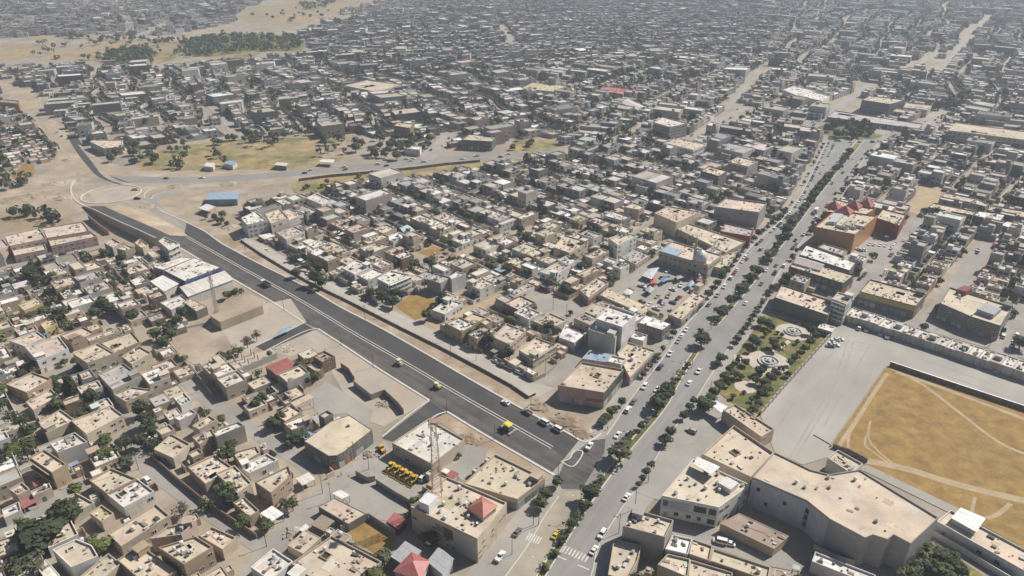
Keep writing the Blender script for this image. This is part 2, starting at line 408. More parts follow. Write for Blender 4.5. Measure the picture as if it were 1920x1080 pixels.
pave_r = pts('1180,1180 1165,1080 1170,1000 1240,920 1320,830 1348,760 1380,690 1440,590 1482,502 1542,420 1578,372 1608,332 1640,290 1670,256')
lay('pavement', pave_l + pave_r[::-1], 'concrete', dz=.004)
lay('boulevard', BL_L + BL_R[::-1], 'road_old', keep=False)
lay('asphalt_tongue', '1053,917 1045,898 1060,862 1108,826 1135,823 1133,850 1097,907 1088,918', 'road_prepared', keep=False)
lay('sandy_carriageway', '985,1030 1030,957 1054,921 1092,921 1078,962 1003,1083 946,1178 880,1178', 'sandy_asphalt', keep=False)
for a, b in ((0, 6), (7, 9), (10, 14)):
    sg = MR[a:b + 1] if a != 7 else [G(1345, 611), *MR[7:b + 1]]; sl = ML[a:b + 1] if a != 7 else [G(1334, 611), *ML[7:b + 1]]
    if b == 6: sg[-1] = G(1310, 661); sl[-1] = G(1299, 661)
    if b == 9: sg[-1] = G(1430, 510); sl[-1] = G(1421, 508)
    if a == 10: sg[0] = G(1442, 494); sl[0] = G(1432, 492)
    lay('median_bed', sl + sg[::-1], 'lawn', keep=False, dz=.004)
    kerb(smooth(sg, 4), .45, .2, px=False); kerb(smooth(sl, 4), .45, .2, px=False)
kerb([p for p in BL_L if P(p.x, p.y)[1] > 922], .4, .14, px=False); kerb([p for p in BL_L if P(p.x, p.y)[1] < 818], .4, .14, px=False); kerb(BL_R, .35, .14, px=False)
def zebra(a, b, n, w, l):
    a, b = G(*a), G(*b); d = (b - a).normalized(); q = Vector((-d.y, d.x))
    Z[0] += .0015
    for i in range(n):
        c = a + (b - a) * (i / (n - 1))
        o = sheet('road_marking', [c + d * w / 2 + q * l / 2, c - d * w / 2 + q * l / 2, c - d * w / 2 - q * l / 2, c + d * w / 2 - q * l / 2], Z[0], M['road_paint'])
zebra((1058, 1030), (1100, 1048), 8, .55, 3.2); zebra((1052, 1046), (1094, 1064), 2, 4, .5)
zebra((990, 1006), (1012, 1014), 6, .5, 3.4)
RB = G(1592, 247)
disc = lambda c, r, n=40: [c + Vector((math.cos(i * 2 * math.pi / n), math.sin(i * 2 * math.pi / n))) * r for i in range(n)]
lay('roundabout', disc(RB, 46), 'road_old', dz=.004); lay('roundabout_garden', disc(RB, 31), 'lawn', keep=False, dz=.004)
kerb(disc(RB, 31) + [disc(RB, 31)[0]], .5, .2, px=False)
# streets beyond the roundabout and far away
for nm, ln, w in (('street', '1555,215 1580,195 1605,178 1632,157', 10), ('street', '1687,140 1720,120 1760,98', 8), ('street', '1755,142 1772,122 1785,104 1808,80 1822,60 1858,28', 7),
                  ('street', '1362,205 1385,180 1412,150 1450,124', 7), ('street', '1285,268 1320,246 1360,222 1400,200', 10), ('street', '938,48 950,62 966,86', 12),
                  ('street', '800,300 818,278 845,250', 13), ('street', '1715,252 1740,232 1765,205', 14), ('street', '1640,250 1700,240 1760,238', 16),
                  ('street', '392,198 420,225 445,262', 7), ('street', '300,130 360,104', 6), ('street', '0,125 120,92 250,70 320,40', 9), ('street', '110,72 200,66 290,50', 8)):
    road(nm, ln, w, 'concrete', grow=3)
random.seed(9)
# right of the boulevard
road('street', '1590,575 1620,535 1655,490 1700,440 1745,382', 9.5, 'lane_grey'); road('street', '1735,610 1770,565 1815,505 1850,452', 9, 'lane_grey')
road('street', '1880,665 1905,625 1940,570', 12, 'lane_grey'); road('street', '1580,572 1640,585 1720,605 1800,628 1880,650 1960,675', 13, 'lane_grey')
road('street', '1715,400 1735,378 1745,350', 16, 'path_dirt')
lay('parking_yard', '1590,482 1605,460 1625,450 1700,455 1650,505 1605,498', 'concrete')
lay('service_yard', '1195,925 1265,825 1300,775 1345,770 1400,800 1330,850 1240,940', 'concrete', dz=.004)
lay('alley', '1255,1000 1240,965 1400,1010 1450,1030 1520,1050 1510,1075 1440,1062', 'lane_grey')
lay('court', '1500,1000 1520,960 1640,1010 1700,1040 1640,1080 1530,1040', 'lane_grey')
lay('gravel_yard', '1573,608 1592,604 1930,716 1990,735 1990,800 1920,770 1668,684 1660,690 1557,838 1600,855 1575,868 1552,858 1505,872 1452,848 1425,778', 'yard_gravel')
FIELD = '1556,838 1662,688 1670,686 1920,769 2010,800 2010,1090 1930,1035 1840,985 1790,957 1690,908 1612,872'
for l_ in ('1590,640 1560,720 1480,860', '1600,642 1572,720 1492,858', '1600,640 1700,665 1900,735', '1580,650 1690,676 1890,746', '1630,650 1600,700 1545,800', '1460,800 1500,740 1570,650'): road('tyre_track', l_, .7, 'sandy_asphalt' if len(l_) > 30 else 'concrete', keep=False)
lay('dry_field', FIELD, 'dry_grass')
for ln, w in (('1668,690 1730,722 1800,775 1870,828 1930,855', 1.6), ('1612,862 1700,880 1780,905 1860,925 1930,942', 3.6), ('1664,700 1640,735 1605,790 1575,835 1590,845 1612,862', 1.7),
              ('1680,698 1750,722 1830,752 1930,790', 2.2), ('1625,815 1622,835 1640,850 1665,868', .8), ('1632,790 1628,820 1645,845 1672,868', .8), ('1828,932 1822,960', 1.2), ('1895,945 1870,965 1850,972', 1.6),
              ('1590,845 1592,815 1610,785', 1.2), ('1610,875 1680,905 1760,945 1830,975', 3.0)):
    road('field_path', ln, w, 'path_dirt', keep=False, dz=.0015)
lay('concrete_strip', '1612,880 1625,872 1800,955 1788,966', 'concrete', dz=.004)
# park
PARK = '1432,592 1500,606 1545,622 1562,626 1426,778 1376,757 1336,730'
lay('lawn', PARK, 'lawn', dz=.004)
F1, F2 = G(1487, 623), G(1441, 679)
lay('plaza', disc(F1, 8.6), 'plaza', keep=False, dz=.004); lay('plaza', disc(F2, 10.0), 'plaza', keep=False); lay('plaza', disc(G(1398, 726), 5.0, 20), 'plaza', keep=False)
for ln, w in (('1376,672 1400,674 1420,678', 6), ('1440,690 1425,706 1405,720', 2.4), ('1450,660 1468,648 1480,640', 2.4), ('1512,628 1530,634', 2.4), ('1500,606 1490,615', 2)):
    road('garden_path', ln, w, 'plaza', keep=False)
lay('lawn', '1692,1090 1712,1040 1735,1012 1800,1050 1850,1085 1820,1120 1700,1120', 'weeds')
# ------------------------------------------------------------------ buildings
WC = dict(c=(.56, .485, .385), b=(.48, .40, .305), t=(.40, .31, .22), g=(.37, .35, .32), w=(.68, .665, .63), p=(.49, .38, .32), k=(.12, .115, .11), n=(.22, .155, .115),
          y=(.46, .37, .16), o=(.42, .225, .11), r=(.28, .07, .06), d=(.19, .175, .16), l=(.55, .535, .50), e=(.40, .40, .30), u=(.22, .32, .45), m=(.4, .4, .4))
RC = dict(s=(.61, .515, .40), l=(.72, .68, .63), g=(.44, .425, .405), b=(.53, .445, .35), r=(.38, .12, .11), p=(.60, .49, .42), w=(.80, .79, .77), u=(.30, .42, .55), d=(.22, .21, .20), m=(.42, .43, .44), n=(.34, .28, .225), y=(.57, .51, .30))
WNAME = dict(c='cream', b='beige', t='tan', g='grey', w='white', p='pinkish', n='brown brick', d='dark grey', l='pale grey', y='yellow')
def jit(c, a=.07, r=random):
    k = 1 + r.uniform(-a, a); return tuple(max(0, min(1, x * k * (1 + r.uniform(-a / 3, a / 3)))) for x in c)
def unit_window():
    b = MB(); t = .09
    b.face([(-.5, -.02, 0), (.5, -.02, 0), (.5, -.02, 1), (-.5, -.02, 1)], 1)
    for x0, x1, z0, z1 in ((-.5, .5, 0, t), (-.5, .5, 1 - t, 1), (-.5, -.5 + t, t, 1 - t), (.5 - t, .5, t, 1 - t), (-.04, .04, t, 1 - t)):
        b.face([(x0, -.09, z0), (x1, -.09, z0), (x1, -.09, z1), (x0, -.09, z1)], 0)
        b.face([(x0, -.09, z1), (x1, -.09, z1), (x1, -.0, z1), (x0, -.0, z1)], 0)
        b.face([(x1, -.09, z0), (x1, 0, z0), (x1, 0, z1), (x1, -.09, z1)], 0)
        b.face([(x0, 0, z0), (x0, -.09, z0), (x0, -.09, z1), (x0, 0, z1)], 0)
    return b.mesh('window', [M['window_frame'], M['window_pane']])
ME_WIN = unit_window()
def unit_door(m):
    b = MB(); b.box(0, -.03, 0, 1, .1, 1); b.box(0, -.1, .03, .82, .05, .92); return b.mesh('door', M[m])
ME_DOOR = unit_door('door_metal'); ME_OPEN = unit_door('opening')
def unit_tank():
    b = MB(); 
    for s in (-.35, .35): b.box(s, 0, 0, .12, .9, .5, m=1)
    b.lathe(0, 0, [(0, .5), (.55, .5), (.58, .6), (.58, 1.4), (.5, 1.55), (.15, 1.65), (0, 1.65)], 10); return b.mesh('water_tank', [M['tank_white'], M['steel']])
ME_TANK = unit_tank()
def unit_cooler():
    b = MB(); b.box(0, 0, .25, 1.0, .9, .85); b.box(0, 0, 1.1, .7, .6, .08, m=1)
    for s in (-1, 1): b.box(s * .4, 0, 0, .1, .8, .25, m=1)
    return b.mesh('air_cooler', [M['tank_white'], M['machine_grey']])
ME_COOL = unit_cooler()
def unit_dish():
    b = MB(); b.tube((0, 0, 0), (0, 0, .8), .05, .05, 5)
    b.lathe(0, 0, [(0, .8), (.3, .85), (.55, 1.0), (.6, 1.05)], 10); return b.mesh('satellite_dish', M['tank_white'])
ME_DISH = unit_dish()
ME_VENT = MB(); ME_VENT.box(0, 0, 0, .8, .8, .5); ME_VENT.box(0, 0, .5, .95, .95, .1); ME_VENT = ME_VENT.mesh('roof_vent', M['plaster'])
NB = 0
def wall_items(parent, poly, O, h, rnd, spacing, floors, ground='', dens=.6, wcol=None, every=False):
    """windows, doors and shutters, one object each, on the walls"""
    n = len(poly)
    for i in range(n):
        a, b = Vector(poly[i]), Vector(poly[(i + 1) % n]); L = (b - a).length
        if L < 2.6: continue
        d = (b - a) / L; nrm = Vector((d.y, -d.x)); mid = (a + b) / 2
        facing = nrm.dot((Vector((0, 0)) - mid).normalized())
        if facing < -.05 and not every: continue
        if facing < .25 and rnd.random() < .35: continue
        ang = math.atan2(d.y, d.x); fh = h / floors
        k = max(1, int(L / spacing))
        for f in range(floors):
            if f == 0 and ground == 'shop':
                for j in range(k):
                    c = a + d * (L * (j + .5) / k) - Vector((O.x, O.y))
                    o = link('shop_shutter', ME_DOOR, parent, (c.x, c.y, .1), rnd.choice([(.35, .36, .38), (.22, .25, .3), (.5, .48, .45), (.3, .14, .1), (.16, .2, .18)]), ang)
                    o.scale = (L / k * .8, 1, min(fh * .78, 3.0))
                continue
            for j in range(k):
                if rnd.random() > dens: continue
                c = a + d * (L * (j + .5) / k + rnd.uniform(-.2, .2)) - Vector((O.x, O.y))
                if f == 0 and j == 0 and ground != 'nodoor' and rnd.random() < .6:
                    o = link('door', ME_DOOR, parent, (c.x, c.y, 0.02), rnd.choice([(.25, .2, .16), (.35, .35, .36), (.12, .16, .14), (.4, .3, .2)]), ang); o.scale = (1.1, 1, 2.2); continue
                o = link('window', ME_WIN, parent, (c.x, c.y, f * fh + fh * .32), None, ang)
                o.scale = (min(rnd.choice([1.3, 1.7, 2.2]), L / k * .8), 1, fh * .42)
def roof_slab(name, poly, O, h, mt, parent, color):
    b = MB(); b.face([(p[0] - O.x, p[1] - O.y, h) for p in poly]); return link(name, b.mesh(name, M[mt]), parent, None, color)
def rect_frame(poly):
    """centre, long axis angle, length, width of a roughly rectangular polygon"""
    a, b, c = Vector(poly[0]), Vector(poly[1]), Vector(poly[2])
    e1, e2 = b - a, c - b
    return centroid(poly), (math.atan2(e1.y, e1.x) if e1.length >= e2.length else math.atan2(e2.y, e2.x)), max(e1.length, e2.length), min(e1.length, e2.length)
def rand_in(poly, rnd, m=1.2):
    q = inset(poly, m)
    for _ in range(30):
        x = rnd.uniform(min(p[0] for p in q), max(p[0] for p in q)); y = rnd.uniform(min(p[1] for p in q), max(p[1] for p in q))
        if inside((x, y), q): return Vector((x, y))
    return centroid(poly)
def building(name, cat, label, poly, h, wall, roof, opts=(), seed=0, group=None, z0=0.0):
    rnd = random.Random(seed * 7919 + 13); poly = ccw(poly)
    O = centroid(poly); rt = root(name, label, cat, (O.x, O.y, z0), 0, group)
    wc = jit(WC[wall] if isinstance(wall, str) else wall, .08, rnd); rc = jit(RC[roof] if isinstance(roof, str) else roof, .08, rnd)
    loc = [Vector((p[0] - O.x, p[1] - O.y)) for p in poly]; o = dict(opts)
    floors = o.get('f', max(1, round(h / 3.6)))
    if 'canopy' in o:                                            # a roof on posts
        b = MB(); b.prism(loc, h - .18, h); link('canopy_roof', b.mesh('canopy_roof', M['sheet_metal']), rt, None, rc)
        q = inset(loc, .3)
        for p in q:
            b = MB(); b.box(p.x, p.y, 0, .18, .18, h - .2); link('post', b.mesh('post', M['steel']), rt)
        return rt
    if 'hip' in o or 'gable' in o:
        b = MB(); b.prism(loc, 0, h, top=False); link('wall', b.mesh('wall', M['plaster']), rt, None, wc)
        ov = inset(loc, -.4); c, a, L, W = rect_frame(ov); ax = Vector((math.cos(a), math.sin(a))); rise = o.get('hip') or o.get('gable')
        half = (L - W) / 2 if 'hip' in o else L / 2
        r1, r2 = c - ax * half, c + ax * half; b = MB(); n = len(ov)
        for i in range(n):
            p, q = ov[i], ov[(i + 1) % n]
            f = lambda x: (r1 if (x - r1).length < (x - r2).length else r2)
            A_, B_ = f(p), f(q); vs = [(*p, h), (*q, h)]
            if (A_ - B_).length > .3: vs += [(*B_, h + rise), (*A_, h + rise)]
            else: vs += [(*A_, h + rise)]
            b.face(vs)
        b.prism(ov, h - .15, h, top=False)
        link('roof', b.mesh('roof', M['sheet_metal']), rt, None, rc)
        if 'nw' not in o: wall_items(rt, poly, O, h, rnd, 3.4, floors)
        return rt
    if 'shed' in o:                                              # flat sheet-metal roof, a small overhang
        b = MB(); b.prism(loc, 0, h - .2, top=False); link('wall', b.mesh('wall', M['plaster']), rt, None, wc)
        b = MB(); b.prism(inset(loc, -.35), h - .2, h); link('roof', b.mesh('roof', M['sheet_metal']), rt, None, rc)
        if 'nw' not in o: wall_items(rt, poly, O, h, rnd, 4, floors, dens=.4)
        return rt
    ph = o.get('ph', .75 if 'np' not in o else .15); th = .28
    inn = inset(loc, th); n = len(loc); b = MB()
    zt = h; zr = h - ph
    for i in range(n):
        j = (i + 1) % n
        b.face([(*loc[i], 0), (*loc[j], 0), (*loc[j], zt), (*loc[i], zt)])
        b.face([(*loc[i], zt), (*loc[j], zt), (*inn[j], zt), (*inn[i], zt)])
        b.face([(*inn[j], zr - .05), (*inn[i], zr - .05), (*inn[i], zt), (*inn[j], zt)])
    link('wall', b.mesh('wall', M[o.get('wm', 'plaster')]), rt, None, wc)
    roof_slab('roof', inn, Vector((0, 0)), zr, 'roof_screed' if 'metal' not in o else 'sheet_metal', rt, rc)
    if 'cor' in o:                                              # a band standing proud along the eaves
        b = MB(); q0 = inset(loc, -.18)
        b.prism(q0, h - 1.0, h - .55, top=False)
        for i in range(n):
            j = (i + 1) % n; b.face([(*q0[i], h - .55), (*q0[j], h - .55), (*loc[j], h - .55), (*loc[i], h - .55)])
        link('cornice', b.mesh('cornice', M['plaster']), rt, None, WC['w'])
    if 'nw' not in o: wall_items(rt, poly, O, h - ph, rnd, o.get('sp', 3.6), floors, o.get('gr', ''), o.get('dn', .5), every='ev' in o)
    c, a, L, W = rect_frame(loc)
    if 'slab' in o:                                              # balcony slabs over the street, one per storey
        for f in range(1, floors + 1):
            for i in range(n):
                p, q = loc[i], loc[(i + 1) % n]; d = (q - p); Ln = d.length; d = d / Ln; nr = Vector((d.y, -d.x))
                if Ln > 5 and nr.dot((-O).normalized()) > .3 and (i % 2 == o['slab']):
                    b = MB(); m_ = (p + q) / 2 + nr * .55
                    b.box(m_.x, m_.y, f * (h - ph) / floors - .2, Ln * .9, 1.1, .18, math.atan2(d.y, d.x), bottom=True)
                    b.box(m_.x + nr.x * .5, m_.y + nr.y * .5, f * (h - ph) / floors - .02, Ln * .9, .1, .8, math.atan2(d.y, d.x)) if f < floors else None
                    link('balcony', b.mesh('balcony', M['plaster']), rt, None, jit(wc, .1, rnd))
    if 'st' in o:
        s = min(3.6, W * .4); cands = [inn[i] + (c - inn[i]).normalized() * s * .75 for i in range(n)]
        p = cands[o['st'] % n] if isinstance(o['st'], int) and o['st'] >= 0 else rnd.choice(cands)
        b = MB(); b.box(p.x, p.y, 0, s, s * rnd.uniform(.8, 1.15), 2.5, a); b.box(p.x, p.y, 2.5, s + .4, s * 1.15 + .3, .18, a)
        sr = link('stair_room', b.mesh('stair_room', M['plaster']), rt, (0, 0, zr), jit(wc, .08, rnd))
        dr = link('door', ME_OPEN, sr, (p.x + math.cos(a - 1.57) * s * .58, p.y + math.sin(a - 1.57) * s * .58, 0), (.1, .1, .1), a); dr.scale = (.9, 1, 2)
    if 'up' in o:                                                # a second storey on part of the roof
        fr = o['up']; i = rnd.randrange(n); q = [loc[i], loc[i].lerp(loc[(i + 1) % n], fr), None, loc[i].lerp(loc[i - 1], .9)]
        q[2] = q[1] + (q[3] - q[0]); q = [x + (c - x).normalized() * .05 for x in ccw(q)]; hh = 3.1
        b = MB(); b.prism(q, 0, hh, top=False); qi = inset(q, .25); m4 = len(q)
        for i in range(m4):
            j = (i + 1) % m4
            b.face([(*q[i], hh), (*q[j], hh), (*qi[j], hh), (*qi[i], hh)]); b.face([(*qi[j], hh - .4), (*qi[i], hh - .4), (*qi[i], hh), (*qi[j], hh)])
        ur = link('upper_storey', b.mesh('upper_storey', M['plaster']), rt, (0, 0, zr), jit(wc, .1, rnd))
        bb = MB(); bb.face([(*p, hh - .35) for p in qi]); link('roof', bb.mesh('roof', M['roof_screed']), ur, None, jit(rc, .1, rnd))
        wall_items(ur, [p + O for p in q], O, hh, rnd, 3.6, 1, 'nodoor', .6)
    if 'well' in o:                                              # light well; the shade inside it is painted as a dark slab
        p = rand_in(loc, rnd, W * .25); b = MB(); s = min(3.2, W * .3)
        b.box(p.x, p.y, 0, s, s * .8, .04, a, m=1)
        for dx, dy, sx, sy in ((0, s * .4, s + .3, .2), (0, -s * .4, s + .3, .2), (s * .5, 0, .2, s * .8), (-s * .5, 0, .2, s * .8)):
            b.box(p.x + dx * math.cos(a) - dy * math.sin(a), p.y + dx * math.sin(a) + dy * math.cos(a), 0, sx, sy, .6, a)
        link('light_well', b.mesh('light_well', [M['plaster'], M['opening']]), rt, (0, 0, zr), wc)
    if 'nc' not in o and L > 6:                                  # small things strewn over the roof, too small to tell apart
        b = MB(); nbx = int(min(34, L * W / 15) * rnd.uniform(.4, 1.3)) + 2
        for _ in range(nbx):
            p = rand_in(loc, rnd, .8); s = rnd.choice([.3, .4, .5, .7, 1.1])
            b.box(p.x, p.y, 0, s * rnd.uniform(.7, 2.2), s, rnd.uniform(.12, .6), a + rnd.choice([0, .3, 1.57]), 0, rnd.choice([(.3, .26, .22), (.55, .5, .44), (.16, .14, .13), (.62, .6, .57), (.4, .3, .22), (.1, .1, .1), (.3, .2, .15)]))
        for _ in range(rnd.randrange(1, 4)):                     # patches of newer screed or roofing felt
            p = rand_in(loc, rnd, W * .2); b.box(p.x, p.y, 0, rnd.uniform(.12, .3) * L, rnd.uniform(.15, .4) * W, .03, a, 1, jit(rc, .25, rnd))
        if rnd.random() < .45: p, q = rand_in(loc, rnd, .5), rand_in(loc, rnd, .5); b.tube((*p, .1), (*q, .1), .06, .06, 4, 0, (.4, .38, .36))
        rcl = link('roof_clutter', b.mesh('roof_clutter', [M['plaster_far'], M['roof_far']]), rt, (0, 0, zr + .01)); rcl['kind'] = 'stuff'
    for key, me, nm in (('tk', ME_TANK, 'water_tank'), ('ac', ME_COOL, 'air_cooler'), ('di', ME_DISH, 'satellite_dish'), ('vt', ME_VENT, 'roof_vent')):
        for _ in range(o.get(key, 0)):
            p = rand_in(loc, rnd, 1.5)
            q = link(nm, me, rt, (p.x, p.y, zr), (.5, .45, .4), a + rnd.choice([0, 1.57])); k = rnd.uniform(.85, 1.25); q.scale = (k, k, k)
    return rt
def parse_opts(s):
    out = {}
    for t in s.split():
        if '=' in t: k, v = t.split('='); out[k] = float(v) if '.' in v else (int(v) if v.lstrip('-').isdigit() else v)
        else: out[t] = 1
    return out
REFS = []     # (short name, place) used to describe what stands beside them
FOOT = []
def table(rows):
    for k, row in enumerate(rows.strip().split('\n')):
        cat, label, short, p, h, w, r, op = [x.strip() for x in row.split('|')]
        h = float(h); poly = pts(p, h)
        if len(poly) == 3: poly.append(poly[0] + poly[2] - poly[1])
        nm = cat.replace(' ', '_')
        building(nm, cat, label, poly, h, w, r, parse_opts(op), seed=len(FOOT) + 101)
        if short: REFS.append((short, centroid(poly)))
        FOOT.append(poly); excl(inset(ccw(poly), -.7))
